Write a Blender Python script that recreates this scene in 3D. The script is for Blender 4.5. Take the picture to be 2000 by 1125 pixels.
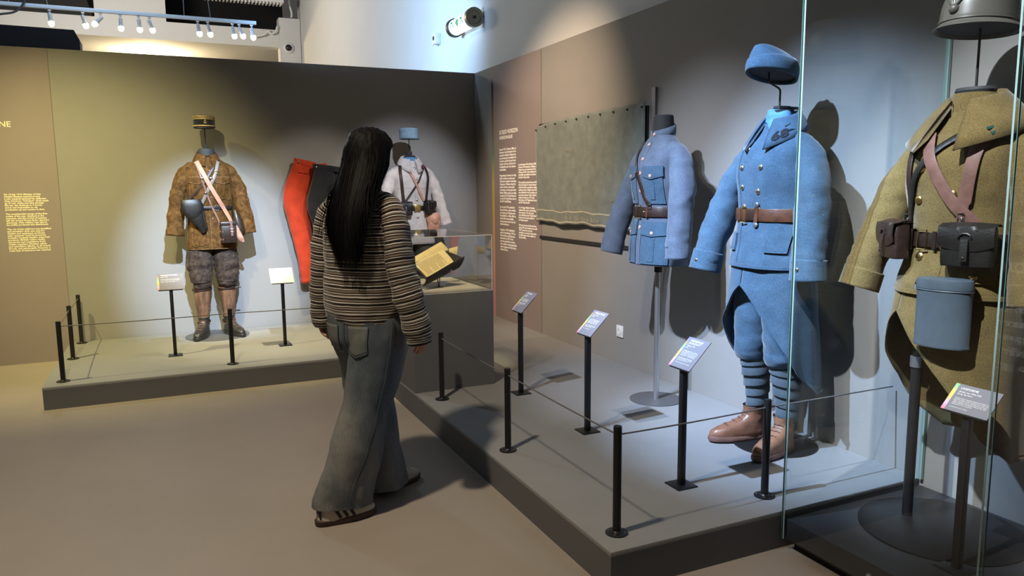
import bpy, bmesh, math, random
from math import sin, cos, pi, radians, sqrt, atan2
from mathutils import Vector, Matrix, noise
random.seed(7)
for o in list(bpy.data.objects): bpy.data.objects.remove(o, do_unlink=True)
scene = bpy.context.scene
COL = scene.collection
R = radians

# ------------------------------------------------------------------ camera
F_PX, YAW, PITCH, ROLL, CAM_H = 1463.6, .4288, .1347, -.0088, 1.42
def make_camera():
    cy, sy, cp, sp = cos(YAW), sin(YAW), cos(PITCH), sin(PITCH)
    fwd = Vector((sy*cp, cy*cp, -sp)); right = Vector((cy, -sy, 0)); up = right.cross(fwd)
    r2 = right*cos(ROLL) + up*sin(ROLL); u2 = -right*sin(ROLL) + up*cos(ROLL)
    cam = bpy.data.cameras.new('camera'); o = bpy.data.objects.new('camera', cam); COL.objects.link(o)
    m = Matrix((r2, u2, -fwd)).transposed().to_4x4(); m.translation = (0, 0, CAM_H)
    o.matrix_world = m
    cam.sensor_fit = 'HORIZONTAL'; cam.sensor_width = 36; cam.lens = F_PX/2000*36; cam.clip_start = .05
    scene.camera = o
make_camera()

# ------------------------------------------------------------------ world, exposure
w = bpy.data.worlds.new('museum_ambient'); scene.world = w; w.use_nodes = True
bg = w.node_tree.nodes['Background']; bg.inputs[0].default_value = (1.0, .93, .85, 1); bg.inputs[1].default_value = .038
vs = scene.view_settings
vs.view_transform = 'Standard'; vs.look = 'None'; vs.gamma = 1; vs.use_curve_mapping = False; vs.exposure = 0.7

# ------------------------------------------------------------------ the museum's spot lamps (on tracks above the visitor aisle)
def spot(name, loc, target, power, color, angle, blend=.5, radius=.03):
    l = bpy.data.lights.new(name, 'SPOT'); l.energy = power; l.color = color
    l.spot_size = R(angle); l.spot_blend = blend; l.shadow_soft_size = radius
    o = bpy.data.objects.new(name, l); COL.objects.link(o); o.location = loc
    d = Vector(target) - Vector(loc); o.rotation_euler = d.to_track_quat('-Z', 'Y').to_euler()
    return o
COOL = (.46, .66, 1.0); NEUT = (.93, .95, 1.0); YEL = (1.0, .85, .36); WARM = (1.0, .70, .40)
spot('spot_greatcoat', (-.5, 2.44, 4.2), (2.75, 2.72, .85), 1900, COOL, 31, .9)
spot('spot_tunic', (-.45, 2.75, 4.2), (2.75, 3.7, .85), 700, (.74, .82, 1.0), 31, .9)
spot('spot_khaki', (-.3, 1.3, 4.2), (2.72, 1.75, 1.15), 1100, (.90, .93, 1.0), 27, .75)
spot('spot_velvet_uniform', (.42, 2.4, 4.1), (.42, 7.0, .90), 2300, (.56, .73, 1.0), 19, .8)
spot('spot_white_uniform', (1.75, 2.4, 4.1), (2.15, 7.0, 1.35), 640, (.80, .86, 1.0), 18, .85)
spot('spot_trousers', (2.3, 3.4, 4.1), (1.25, 7.1, 1.15), 260, (1.0, .93, .80), 20, .7)
spot('spot_yellow_wall', (-2.0, 5.45, 4.0), (-.25, 7.0, .15), 420, YEL, 58, .95)
spot('spot_yellow_wall_b', (-.9, 2.6, 4.2), (-.35, 7.2, 1.2), 540, YEL, 34, .95)
spot('spot_platform_label', (1.12, 5.76, 3.9), (.86, 6.5, .35), 420, (1.0, .86, .52), 36, .95)
spot('spot_book', (1.1, 3.6, 4.1), (1.62, 4.72, .95), 330, (1.0, .82, .45), 16, .6)
spot('spot_blanket', (.2, 4.4, 4.2), (2.9, 5.6, 1.44), 620, (1.0, .73, .48), 42, .95)
spot('spot_aisle', (-.6, 2.0, 4.4), (.1, 3.6, 0), 330, (1.0, .84, .62), 96, 1.0, .1)
spot('spot_upper_wall', (.6, 7.2, 2.9), (3.0, 9.2, 3.3), 420, (.36, .62, 1.0), 95, 1.0, .2)

# ------------------------------------------------------------------ materials
MATS = {}
def nmat(name, color, rough=.6, metal=0., var=.0, vscale=8., bump=0., bscale=60., sheen=0., spec=.5, coat=0., stretch=None, color2=None, emit=None, estr=0):
    if name in MATS: return MATS[name]
    m = bpy.data.materials.new(name); m.use_nodes = True; nt = m.node_tree; b = nt.nodes['Principled BSDF']
    b.inputs['Roughness'].default_value = rough; b.inputs['Metallic'].default_value = metal
    b.inputs['Base Color'].default_value = (*color, 1); b.inputs['Specular IOR Level'].default_value = spec
    if sheen: b.inputs['Sheen Weight'].default_value = sheen; b.inputs['Sheen Roughness'].default_value = .45
    if coat: b.inputs['Coat Weight'].default_value = coat; b.inputs['Coat Roughness'].default_value = .15
    if emit: b.inputs['Emission Color'].default_value = (*emit, 1); b.inputs['Emission Strength'].default_value = estr
    if var or bump:
        tc = nt.nodes.new('ShaderNodeTexCoord'); co = tc.outputs['Object']
        if stretch:
            mp = nt.nodes.new('ShaderNodeMapping'); mp.inputs['Scale'].default_value = stretch
            nt.links.new(co, mp.inputs['Vector']); co = mp.outputs['Vector']
    if var:
        n = nt.nodes.new('ShaderNodeTexNoise'); n.inputs['Scale'].default_value = vscale; n.inputs['Detail'].default_value = 6
        n.inputs['Roughness'].default_value = .65
        nt.links.new(co, n.inputs['Vector'])
        r = nt.nodes.new('ShaderNodeValToRGB'); c2 = color2 or tuple(min(1, c*(1+var)) for c in color)
        c1 = tuple(c*(1-var) for c in color)
        r.color_ramp.elements[0].position = .3; r.color_ramp.elements[0].color = (*c1, 1)
        r.color_ramp.elements[1].position = .7; r.color_ramp.elements[1].color = (*c2, 1)
        nt.links.new(n.outputs['Fac'], r.inputs['Fac']); nt.links.new(r.outputs['Color'], b.inputs['Base Color'])
    if bump:
        n2 = nt.nodes.new('ShaderNodeTexNoise'); n2.inputs['Scale'].default_value = bscale; n2.inputs['Detail'].default_value = 4
        nt.links.new(co, n2.inputs['Vector'])
        bp = nt.nodes.new('ShaderNodeBump'); bp.inputs['Strength'].default_value = bump; bp.inputs['Distance'].default_value = .004
        nt.links.new(n2.outputs['Fac'], bp.inputs['Height']); nt.links.new(bp.outputs['Normal'], b.inputs['Normal'])
    MATS[name] = m; return m

def wool(name, c, fleck=.28, rough=.92, fscale=330):
    """milled wool: fine light/dark fibre flecks plus soft large mottling"""
    if name in MATS: return MATS[name]
    m = nmat(name, c, rough, sheen=.25, spec=.15); nt = m.node_tree; b = nt.nodes['Principled BSDF']
    tc = nt.nodes.new('ShaderNodeTexCoord')
    n = nt.nodes.new('ShaderNodeTexNoise'); n.inputs['Scale'].default_value = fscale; n.inputs['Detail'].default_value = 3
    n2 = nt.nodes.new('ShaderNodeTexNoise'); n2.inputs['Scale'].default_value = 14; n2.inputs['Detail'].default_value = 5
    for q in (n, n2): nt.links.new(tc.outputs['Object'], q.inputs['Vector'])
    r = nt.nodes.new('ShaderNodeValToRGB')
    r.color_ramp.elements[0].position = .33; r.color_ramp.elements[0].color = (*[v*(1-fleck) for v in c], 1)
    r.color_ramp.elements[1].position = .68; r.color_ramp.elements[1].color = (*[min(1, v*(1+fleck)+.012) for v in c], 1)
    nt.links.new(n.outputs['Fac'], r.inputs['Fac'])
    mr = nt.nodes.new('ShaderNodeMapRange'); mr.inputs['From Min'].default_value = .3; mr.inputs['From Max'].default_value = .7
    mr.inputs['To Min'].default_value = .84; mr.inputs['To Max'].default_value = 1.14
    nt.links.new(n2.outputs['Fac'], mr.inputs['Value'])
    mx = nt.nodes.new('ShaderNodeVectorMath'); mx.operation = 'SCALE'
    nt.links.new(r.outputs['Color'], mx.inputs[0]); nt.links.new(mr.outputs['Result'], mx.inputs['Scale'])
    nt.links.new(mx.outputs['Vector'], b.inputs['Base Color'])
    bp = nt.nodes.new('ShaderNodeBump'); bp.inputs['Strength'].default_value = .35; bp.inputs['Distance'].default_value = .002
    nt.links.new(n.outputs['Fac'], bp.inputs['Height']); nt.links.new(bp.outputs['Normal'], b.inputs['Normal'])
    return m

def glassmat(name, tint, rough=0.0, ior=1.5):
    if name in MATS: return MATS[name]
    m = bpy.data.materials.new(name); m.use_nodes = True; nt = m.node_tree; nt.nodes.clear()
    out = nt.nodes.new('ShaderNodeOutputMaterial'); mx = nt.nodes.new('ShaderNodeMixShader')
    t = nt.nodes.new('ShaderNodeBsdfTransparent'); t.inputs[0].default_value = (*tint, 1)
    g = nt.nodes.new('ShaderNodeBsdfGlossy'); g.inputs['Roughness'].default_value = rough
    lw = nt.nodes.new('ShaderNodeLayerWeight'); lw.inputs['Blend'].default_value = .5
    pw = nt.nodes.new('ShaderNodeMath'); pw.operation = 'POWER'; pw.inputs[1].default_value = 4.5
    ma = nt.nodes.new('ShaderNodeMath'); ma.operation = 'MULTIPLY_ADD'; ma.inputs[1].default_value = .9; ma.inputs[2].default_value = .035
    nt.links.new(lw.outputs['Facing'], pw.inputs[0]); nt.links.new(pw.outputs[0], ma.inputs[0])
    nt.links.new(ma.outputs[0], mx.inputs[0]); nt.links.new(t.outputs[0], mx.inputs[1]); nt.links.new(g.outputs[0], mx.inputs[2])
    nt.links.new(mx.outputs[0], out.inputs['Surface']); MATS[name] = m; return m

def rampmat(name, axis, stops, lo, hi, rough=.6):
    """printed colour strip running along one object axis between lo and hi"""
    m = nmat(name, (.5, .5, .5), rough); nt = m.node_tree; b = nt.nodes['Principled BSDF']
    tc = nt.nodes.new('ShaderNodeTexCoord'); s = nt.nodes.new('ShaderNodeSeparateXYZ'); nt.links.new(tc.outputs['Object'], s.inputs[0])
    mr = nt.nodes.new('ShaderNodeMapRange'); mr.inputs['From Min'].default_value = lo; mr.inputs['From Max'].default_value = hi
    nt.links.new(s.outputs[axis], mr.inputs['Value'])
    r = nt.nodes.new('ShaderNodeValToRGB'); el = r.color_ramp.elements
    el[0].position = stops[0][0]; el[0].color = (*stops[0][1], 1); el[1].position = stops[-1][0]; el[1].color = (*stops[-1][1], 1)
    for p, c in stops[1:-1]: e = el.new(p); e.color = (*c, 1)
    nt.links.new(mr.outputs['Result'], r.inputs['Fac']); nt.links.new(r.outputs['Color'], b.inputs['Base Color'])
    return m

# ------------------------------------------------------------------ object helpers
def empty(name, loc, rotz=0, label=None, cat=None, group=None):
    o = bpy.data.objects.new(name, None); COL.objects.link(o); o.location = loc; o.rotation_euler = (0, 0, rotz)
    o.empty_display_size = .1
    return tag(o, label, cat, group)
def tag(o, label=None, cat=None, group=None, kind=None):
    if label: o['label'] = label
    if cat: o['category'] = cat
    if group: o['group'] = group
    if kind: o['kind'] = kind
    return o
def struct(o, label=None, cat=None):
    return tag(o, label, cat, None, 'structure')
def mobj(name, verts, faces, mat, parent=None, smooth=True, attr=None, loc=None, rot=None):
    me = bpy.data.meshes.new(name); me.from_pydata([tuple(v) for v in verts], [], faces)
    if smooth is True: me.shade_smooth()
    if attr:
        for k, vals in attr.items():
            a = me.attributes.new(k, 'FLOAT', 'POINT'); a.data.foreach_set('value', vals)
    if isinstance(mat, str): mat = MATS[mat]
    me.materials.append(mat)
    o = bpy.data.objects.new(name, me); COL.objects.link(o)
    if parent: o.parent = parent
    if loc: o.location = loc
    if rot: o.rotation_euler = rot
    if smooth == 'auto':
        me.shade_smooth(); set_sharp(me, 35)
    return o
def set_sharp(me, deg):
    bm = bmesh.new(); bm.from_mesh(me); lim = R(deg)
    for e in bm.edges:
        e.smooth = len(e.link_faces) == 2 and e.calc_face_angle(pi) < lim
    bm.to_mesh(me); bm.free()
def bmobj(name, bm, mat, parent=None, smooth='auto', loc=None, rot=None):
    bmesh.ops.recalc_face_normals(bm, faces=bm.faces[:])
    me = bpy.data.meshes.new(name); bm.to_mesh(me); bm.free()
    if isinstance(mat, str): mat = MATS[mat]
    me.materials.append(mat)
    o = bpy.data.objects.new(name, me); COL.objects.link(o)
    if parent: o.parent = parent
    if loc: o.location = loc
    if rot: o.rotation_euler = rot
    if smooth == 'auto': me.shade_smooth(); set_sharp(me, 35)
    elif smooth: me.shade_smooth()
    return o
def box_bm(x0, x1, y0, y1, z0, z1, bev=0, bm=None):
    own = bmesh.new()
    bmesh.ops.create_cube(own, size=1)
    for v in own.verts:
        v.co = Vector(((x0+x1)/2 + v.co.x*(x1-x0), (y0+y1)/2 + v.co.y*(y1-y0), (z0+z1)/2 + v.co.z*(z1-z0)))
    if bev: bmesh.ops.bevel(own, geom=own.edges[:], offset=bev, segments=2, affect='EDGES', profile=.5)
    if bm is None: return own
    me = bpy.data.meshes.new('t'); own.to_mesh(me); own.free(); bm.from_mesh(me); bpy.data.meshes.remove(me); return bm
def box(name, b, mat, parent=None, bev=0, smooth=False):
    return bmobj(name, box_bm(*b, bev=bev), mat, parent, smooth if not bev else 'auto')
def lathe_bm(profile, n=32, bm=None, center=(0, 0), sy=1):
    """profile: list of (r, z)"""
    bm = bm or bmesh.new(); rows = []
    for r, z in profile:
        if r < 1e-6: rows.append([bm.verts.new((center[0], center[1], z))])
        else: rows.append([bm.verts.new((center[0]+r*cos(2*pi*i/n), center[1]+sy*r*sin(2*pi*i/n), z)) for i in range(n)])
    for a, b in zip(rows, rows[1:]):
        for i in range(n):
            j = (i+1) % n
            q = [a[i % len(a)], a[j % len(a)], b[j % len(b)], b[i % len(b)]]
            u = []
            for v in q:
                if v not in u: u.append(v)
            if len(u) > 2: bm.faces.new(u)
    return bm
def lathe(name, profile, mat, parent=None, n=32, center=(0, 0), smooth='auto', sy=1, loc=None, rot=None):
    return bmobj(name, lathe_bm(profile, n, None, center, sy), mat, parent, smooth, loc, rot)

def crom(P, t):
    """Catmull-Rom through tuples P, t in [0, len-1]"""
    n = len(P); i = min(int(t), n-2); u = t - i
    p1, p2 = P[i], P[i+1]; p0 = P[i-1] if i > 0 else tuple(2*a-b for a, b in zip(p1, p2)); p3 = P[i+2] if i+2 < n else tuple(2*b-a for a, b in zip(p1, p2))
    return tuple(.5*((2*b) + (c-a)*u + (2*a-5*b+4*c-d)*u*u + (3*b-a-3*c+d)*u**3) for a, b, c, d in zip(p0, p1, p2, p3))
def resample(P, m):
    return [crom(P, (len(P)-1)*k/(m-1)) for k in range(m)]
def spow(v, e): return math.copysign(abs(v)**e, v)

def grid_faces(rows, n, closed=True, off=0):
    f = []
    for a in range(rows-1):
        for i in range(n if closed else n-1):
            j = (i+1) % n
            f.append((off+a*n+i, off+a*n+j, off+(a+1)*n+j, off+(a+1)*n+i))
    return f
def disp(p, N, wr):
    """wrinkles: list of (amp, (fx,fy,fz), seed)"""
    d = 0
    for amp, fr, seed in wr:
        d += amp*noise.noise(Vector((p[0]*fr[0]+seed, p[1]*fr[1]+seed*.7, p[2]*fr[2]-seed)))
    return Vector(p) + N*d

class Torso:
    """lofted trunk; sections (z, cx, cy, rx, ry, p); theta 0 = front (-Y), + towards +X"""
    def __init__(s, secs, rows=60, n=72, wr=(), dtheta=None):
        s.K = sorted(resample(secs, 240), key=lambda k: k[0]); s.secs = secs; s.rows = rows; s.n = n; s.wr = wr
    def sec(s, z):
        K = s.K
        if z <= K[0][0]: return K[0]
        if z >= K[-1][0]: return K[-1]
        lo, hi = 0, len(K)-1
        while hi-lo > 1:
            m = (lo+hi)//2
            if K[m][0] <= z: lo = m
            else: hi = m
        a, b = K[lo], K[hi]; u = (z-a[0])/max(1e-9, b[0]-a[0])
        return tuple(x+(y-x)*u for x, y in zip(a, b))
    def raw(s, th, k):
        z, cx, cy, rx, ry, p = k; e = 2/p
        return Vector((cx+rx*spow(sin(th), e), cy-ry*spow(cos(th), e), z))
    def P(s, th, z, off=0):
        k = s.sec(z); p = s.raw(th, k)
        t1 = s.raw(th+.02, k)-s.raw(th-.02, k)
        t2 = s.raw(th, s.sec(z+.004))-s.raw(th, s.sec(z-.004))
        N = t1.cross(t2)
        if N.length < 1e-9: N = Vector((sin(th), -cos(th), 0))
        N.normalize()
        c = Vector((k[1], k[2], z))
        if N.dot(p-c) < 0: N = -N
        q = disp(p, N, s.wr)
        return q+N*off, N
    def thx(s, x, z):
        """front theta whose x equals x at height z"""
        k = s.sec(z); a = max(-1, min(1, (x-k[1])/k[3])); return math.asin(spow(a, k[5]/2))
    def X(s, x, z, off=0):
        return s.P(s.thx(x, z), z, off)
    def mesh(s, name, mat, parent, hem=True, cap=False, attr=None, z0=None):
        V = []; n = s.n; K = resample(s.secs, s.rows)
        for k in K:
            for i in range(n):
                th = 2*pi*i/n; V.append(s.P(th, k[0])[0])
        rows = s.rows
        F = grid_faces(rows, n)
        if hem:
            k0 = K[0]; c = Vector((k0[1], k0[2], 0)); base = len(V)
            for dr, dz in ((.006, 0), (.012, .06)):
                for i in range(n):
                    v = V[i]; d = (v-Vector((c.x, c.y, v.z))); L = d.length; V.append(v-d/L*dr+Vector((0, 0, dz)))
            F += [(i, base+i, base+(i+1) % n, (i+1) % n) for i in range(n)]
            F += grid_faces(2, n, True, base)
        if cap: F.append(tuple(range((rows-1)*n, rows*n)))
        at = {'len': [v.z for v in V]} if attr else None
        return mobj(name, V, F, mat, parent, True, at)

def frames(pts, ref):
    out = []
    for i, p in enumerate(pts):
        a = pts[max(0, i-1)]; b = pts[min(len(pts)-1, i+1)]; t = (b-a).normalized()
        r = ref - t*ref.dot(t)
        if r.length < 1e-4: r = Vector((1, 0, 0)) - t*t.x
        r.normalize(); out.append((p, t, r.cross(t).normalized(), r))
    return out
def tube_vf(keys, m=40, n=24, ref=(0, 1, 0), wr=(), hem=0, cap0=True, cap1=False, p=2.0, V=None, F=None, lens=None):
    """keys: (x,y,z,ra,rb); rb is the half-size along ref. returns V,F"""
    V = [] if V is None else V; F = [] if F is None else F; off = len(V)
    K = resample(keys, m); pts = [Vector(k[:3]) for k in K]; fr = frames(pts, Vector(ref)); e = 2/p; L = 0
    for q, (k, (c, t, a, b)) in enumerate(zip(K, fr)):
        if q: L += (pts[q]-pts[q-1]).length
        for i in range(n):
            th = 2*pi*i/n; d = a*(k[3]*spow(cos(th), e)) + b*(k[4]*spow(sin(th), e))
            N = (a*cos(th)*k[4]+b*sin(th)*k[3]); N.normalize()
            V.append(disp(c+d, N, wr))
            if lens is not None: lens.append(L)
    F += grid_faces(m, n, True, off)
    if cap0: F.append(tuple(reversed(range(off, off+n))))
    if hem:
        c, t, a, b = fr[-1]; last = off+(m-1)*n; base = len(V)
        for sc, back in ((.93, 0.0), (.88, hem)):
            for i in range(n): V.append(c+(V[last+i]-c)*sc - t*back); 
            if lens is not None: lens += [L-back]*n
        F += [(last+i, last+(i+1) % n, base+(i+1) % n, base+i) for i in range(n)]
        F += grid_faces(2, n, True, base)
        F.append(tuple(base+n+i for i in range(n)))
    elif cap1: F.append(tuple(range(off+(m-1)*n, off+m*n)))
    return V, F
def tube(name, keys, mat, parent=None, attr=False, **kw):
    L = [] if attr else None
    V, F = tube_vf(keys, lens=L, **kw)
    return mobj(name, V, F, mat, parent, True, {'len': L} if attr else None)
def wire(name, pts, r, mat, parent=None, n=8, m=None, smooth_path=False):
    m = m or len(pts)
    if smooth_path: keys = [(*p, r, r) for p in pts]; return tube(name, keys, mat, parent, m=m, n=n, cap0=True, cap1=True)
    V = []; F = []; P = [Vector(p) for p in pts]
    # straight polyline with mitred joints
    fr = []
    for i, p in enumerate(P):
        a = (P[i]-P[i-1]).normalized() if i else (P[1]-P[0]).normalized()
        b = (P[i+1]-P[i]).normalized() if i+1 < len(P) else a
        t = (a+b).normalized(); ref = Vector((0, 0, 1)) if abs(t.z) < .9 else Vector((0, 1, 0))
        u = ref.cross(t).normalized(); fr.append((p, u, t.cross(u)))
    for p, u, v in fr:
        for i in range(n): V.append(p+u*r*cos(2*pi*i/n)+v*r*sin(2*pi*i/n))
    F = grid_faces(len(P), n)+[tuple(reversed(range(n))), tuple(range((len(P)-1)*n, len(P)*n))]
    return mobj(name, V, F, mat, parent, 'auto')

def strap(name, PN, w, t, mat, parent=None, closed=False, attr=False):
    """ribbon through [(point, normal)], width w, thickness t, rests on the surface"""
    V = []; F = []; n = len(PN)
    for i, (p, N) in enumerate(PN):
        a = PN[(i-1) % n][0] if (closed or i) else p; b = PN[(i+1) % n][0] if (closed or i < n-1) else p
        T = (b-a).normalized(); S = T.cross(N).normalized(); N2 = S.cross(T).normalized()
        wi = w[i] if isinstance(w, (list, tuple)) else w
        for s, o in ((-.5, 0), (-.5, t*.7), (-.44, t), (.44, t), (.5, t*.7), (.5, 0)): V.append(p+S*wi*s+N2*o)
    F = grid_faces(n, 6)
    if closed: F += [((n-1)*6+i, (n-1)*6+(i+1) % 6, (i+1) % 6, i) for i in range(6)]
    else: F += [tuple(reversed(range(6))), tuple(range((n-1)*6, n*6))]
    return mobj(name, V, F, mat, parent, 'auto')
def strap_on(T, name, keys, w, t, mat, parent, m=40, off=.002, closed=False):
    """keys: (theta deg, z) on torso T"""
    K = resample(keys, m); return strap(name, [T.P(R(a), z, off) for a, z in K], w, t, mat, parent, closed)
def belt_on(T, name, z, w, t, mat, parent, m=72, off=.003, tilt=0):
    return strap(name, [T.P(2*pi*i/m, z+tilt*sin(2*pi*i/m), off) for i in range(m)], w, t, mat, parent, True)
def patch_on(T, name, x0, x1, zt, zb, th, mat, parent, off=.001, m=12, q=12, edge=None, rot=0, round_=0):
    """cloth patch lying on the front of torso T between x0..x1 and zt..zb; edge(u) adds drop to the lower rim"""
    V = []; F = []
    for a in range(q+1):
        for b in range(m+1):
            u = b/m; v = a/q; x = x0+(x1-x0)*u; lo = zb-(edge(u) if edge else 0); z = zt+(lo-zt)*v + rot*(u-.5)
            V.append((x, z))
    top = [T.X(x, z, off+th) for x, z in V]; n = len(V)
    W = [p for p, _ in top]+[T.X(x, z, off-.004)[0] for x, z in V]
    for a in range(q):
        for b in range(m):
            i = a*(m+1)+b; F.append((i, i+m+1, i+m+2, i+1))
    rim = [b for b in range(m+1)]+[a*(m+1)+m for a in range(1, q+1)]+[q*(m+1)+b for b in range(m-1, -1, -1)]+[a*(m+1) for a in range(q-1, 0, -1)]
    for i, a in enumerate(rim):
        b = rim[(i+1) % len(rim)]; F.append((a, b, b+n, a+n))
    return mobj(name, W, F, mat, parent, 'auto')
BTN = {}
def button(parent, p, N, r, mat, name='button', dome=.5):
    key = (r, mat if isinstance(mat, str) else mat.name, dome)
    if key not in BTN:
        bm = lathe_bm([(0, -.002), (r, -.002), (r, r*.15), (r*.86, r*.15+dome*r*.35), (r*.6, r*.15+dome*r*.6), (r*.3, r*.15+dome*r*.72), (0, r*.15+dome*r*.76)], 16)
        o = bmobj(name, bm, mat, parent); BTN[key] = o.data
    else:
        o = bpy.data.objects.new(name, BTN[key]); COL.objects.link(o); o.parent = parent
    q = N.to_track_quat('Z', 'Y'); o.location = p; o.rotation_mode = 'QUATERNION'; o.rotation_quaternion = q
    return o
def text_mesh(body, size, mat, parent, M, name='lettering', width=None, extrude=.0004, align='LEFT', bold=0):
    c = bpy.data.curves.new('txt', 'FONT'); c.body = body; c.size = size; c.extrude = extrude; c.resolution_u = 2; c.align_x = align
    c.offset = bold; c.space_line = .95
    o = bpy.data.objects.new('txt', c); COL.objects.link(o)
    dg = bpy.context.evaluated_depsgraph_get(); me = bpy.data.meshes.new_from_object(o.evaluated_get(dg))
    bpy.data.objects.remove(o); bpy.data.curves.remove(c)
    if width:
        xs = [v.co.x for v in me.vertices]
        if xs:
            s = width/(max(xs)-min(xs)); 
            for v in me.vertices: v.co.x *= s
    return me, M
def lettering(name, lines, mat, parent, bold=0):
    """lines: (text, size, Matrix, width) joined into ONE flat print"""
    bm = bmesh.new()
    for body, size, M, width in lines:
        me, _ = text_mesh(body, size, mat, None, M, width=width, bold=bold)
        me.transform(M); bm.from_mesh(me); bpy.data.meshes.remove(me)
    me = bpy.data.meshes.new(name); bm.to_mesh(me); bm.free(); me.materials.append(MATS[mat] if isinstance(mat, str) else mat)
    o = bpy.data.objects.new(name, me); COL.objects.link(o); o.parent = parent; return o
def dup(o, loc=None, rotz=None, parent=None, label=None):
    c = o.copy(); COL.objects.link(c)
    if parent: c.parent = parent
    if loc is not None: c.location = loc
    if rotz is not None: c.rotation_euler = (0, 0, rotz)
    if label: c['label'] = label
    for ch in list(o.children): dup(ch, parent=c)
    return c

# ------------------------------------------------------------------ palette
nmat('wall_paint', (.235, .225, .21), .85, var=.03, vscale=3, bump=.015, bscale=220)
nmat('text_panel_paint', (.235, .195, .19), .8, var=.03, vscale=3)
nmat('white_paint', (.62, .62, .61), .9, var=.02, vscale=2)
nmat('platform_paint', (.25, .25, .25), .62, var=.04, vscale=5, bump=.03, bscale=160)
nmat('plinth_grey_side_shade', (.115, .114, .118), .7, var=.04, vscale=4)  # pedestal grey; on the platform sides it holds painted shade
nmat('floor_resin', (.33, .285, .24), .5, var=.05, vscale=1.6, bump=.02, bscale=30, spec=.35)
nmat('ceiling_black', (.012, .012, .013), .9)
nmat('black_metal', (.012, .012, .013), .42, metal=.2)
nmat('black_matt', (.014, .014, .015), .8)
nmat('steel_grey', (.16, .16, .165), .5, metal=.6)
nmat('chrome', (.72, .72, .74), .18, metal=1)
nmat('brass', (.62, .45, .17), .3, metal=1, var=.15, vscale=60)
nmat('silver_button', (.62, .60, .57), .28, metal=1)
nmat('white_plastic', (.72, .72, .72), .4)
nmat('cable_grey', (.25, .25, .26), .5)
nmat('print_white', (.90, .88, .82), .7)
nmat('label_card', (.19, .178, .20), .7)
nmat('leather_dark', (.020, .012, .009), .38, var=.35, vscale=40, bump=.15, bscale=140)
nmat('leather_black', (.010, .009, .008), .45, var=.4, vscale=25, bump=.2, bscale=120)
nmat('leather_brown', (.080, .028, .012), .45, var=.35, vscale=28, bump=.2, bscale=160)
nmat('brushed_steel', (.55, .55, .56), .32, metal=.9)
nmat('leather_belt_dark', (.026, .012, .008), .45, var=.3, vscale=28, bump=.2, bscale=160)
nmat('leather_tan', (.24, .115, .06), .55, var=.25, vscale=22, bump=.15, bscale=120)
nmat('leather_pink', (.42, .22, .15), .6, var=.15, vscale=25, bump=.12, bscale=120)
nmat('leather_mauve', (.17, .082, .062), .55, var=.25, vscale=22, bump=.15, bscale=120)
wool('wool_horizon', (.044, .088, .138), .34); wool('wool_tunic', (.085, .11, .155)); wool('wool_khaki', (.140, .096, .031), .32)
wool('wool_blanket', (.15, .175, .162), .22); wool('wool_cream', (.46, .42, .40), .1); wool('wool_red', (.42, .034, .008), .12); wool('wool_navy', (.012, .013, .018), .2)
wool('wool_puttee', (.065, .09, .11), .2)
# ================================================================== the room
PT = .152                                            # platform top
struct(box('floor', (-9, 3.0, -5, 22, -.1, 0), 'floor_resin'), 'smooth beige resin museum floor', 'floor')
struct(box('wall_back', (-6, 2.9, 7.2, 7.32, 0, 2.55), 'wall_paint'), 'grey partition wall behind the velvet uniform', 'wall')
struct(box('wall_right', (2.9, 2.995, -4, 7.32, 0, 2.55), 'wall_paint'), 'grey partition wall behind the blue coats', 'wall')
struct(box('wall_upper', (3.0, 3.2, -4, 18.3, 0, 4.075), 'white_paint'), 'tall white wall rising above the grey partition', 'wall')
struct(box('wall_upper_setback', (3.012, 3.2, -4, 18.3, 4.085, 7.5), 'white_paint'), 'topmost section of the white side wall above the seam', 'wall')
struct(box('ceiling', (-9, 3.2, -5, 24, 7.5, 7.6), 'ceiling_black'), 'black ceiling high over the hall', 'ceiling')
struct(box('wall_bulkhead', (-9, 2.54, 18, 18.3, 4.56, 4.935), 'white_paint'), 'long white bulkhead behind the lamp track', 'wall')
struct(box('wall_bulkhead_upper', (-1.09, .244, 18.02, 18.3, 4.935, 7.5), 'white_paint'), 'white upright panel above the bulkhead', 'wall')
struct(box('wall_column', (2.54, 3.0, 17.95, 18.3, 0, 5.2), 'white_paint'), 'white column in the far corner carrying the camera', 'wall')
struct(box('ceiling_recess', (-9, 3.0, 18.3, 23, 4.56, 4.7), 'white_paint'), 'low white ceiling of the far room', 'ceiling')
struct(box('wall_far', (-9, 3.0, 23, 23.2, 0, 4.56), 'white_paint'), 'white end wall of the far room', 'wall')
struct(box('wall_void', (-9, 3.0, 20.5, 20.6, 4.7, 7.5), 'ceiling_black'), 'black void above the far bulkhead', 'wall')
def black_baffle():
    V = [(-9, 17.8, 4.93), (-1.12, 17.8, 4.93), (-1.30, 17.8, 5.6), (-9, 17.8, 5.6)]
    V += [(x, 17.95, z) for x, y, z in V]
    o = mobj('trim_1', V, [(0, 1, 2, 3), (7, 6, 5, 4), (0, 4, 5, 1), (1, 5, 6, 2), (2, 6, 7, 3), (3, 7, 4, 0)], 'ceiling_black', None, False)
    struct(o, 'black baffle panel hanging at the top left', 'panel')
black_baffle()
l = bpy.data.lights.new('far_room_lamp', 'POINT'); l.energy = 160; l.color = (1, .78, .45); l.shadow_soft_size = .15
o = bpy.data.objects.new('far_room_lamp', l); COL.objects.link(o); o.location = (-.1, 19.6, 4.2)
l = bpy.data.lights.new('far_hall_lamp', 'POINT'); l.energy = 330; l.color = (1, .92, .80); l.shadow_soft_size = .4
o = bpy.data.objects.new('far_hall_lamp', l); COL.objects.link(o); o.location = (-1.0, 14.0, 4.6)

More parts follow.
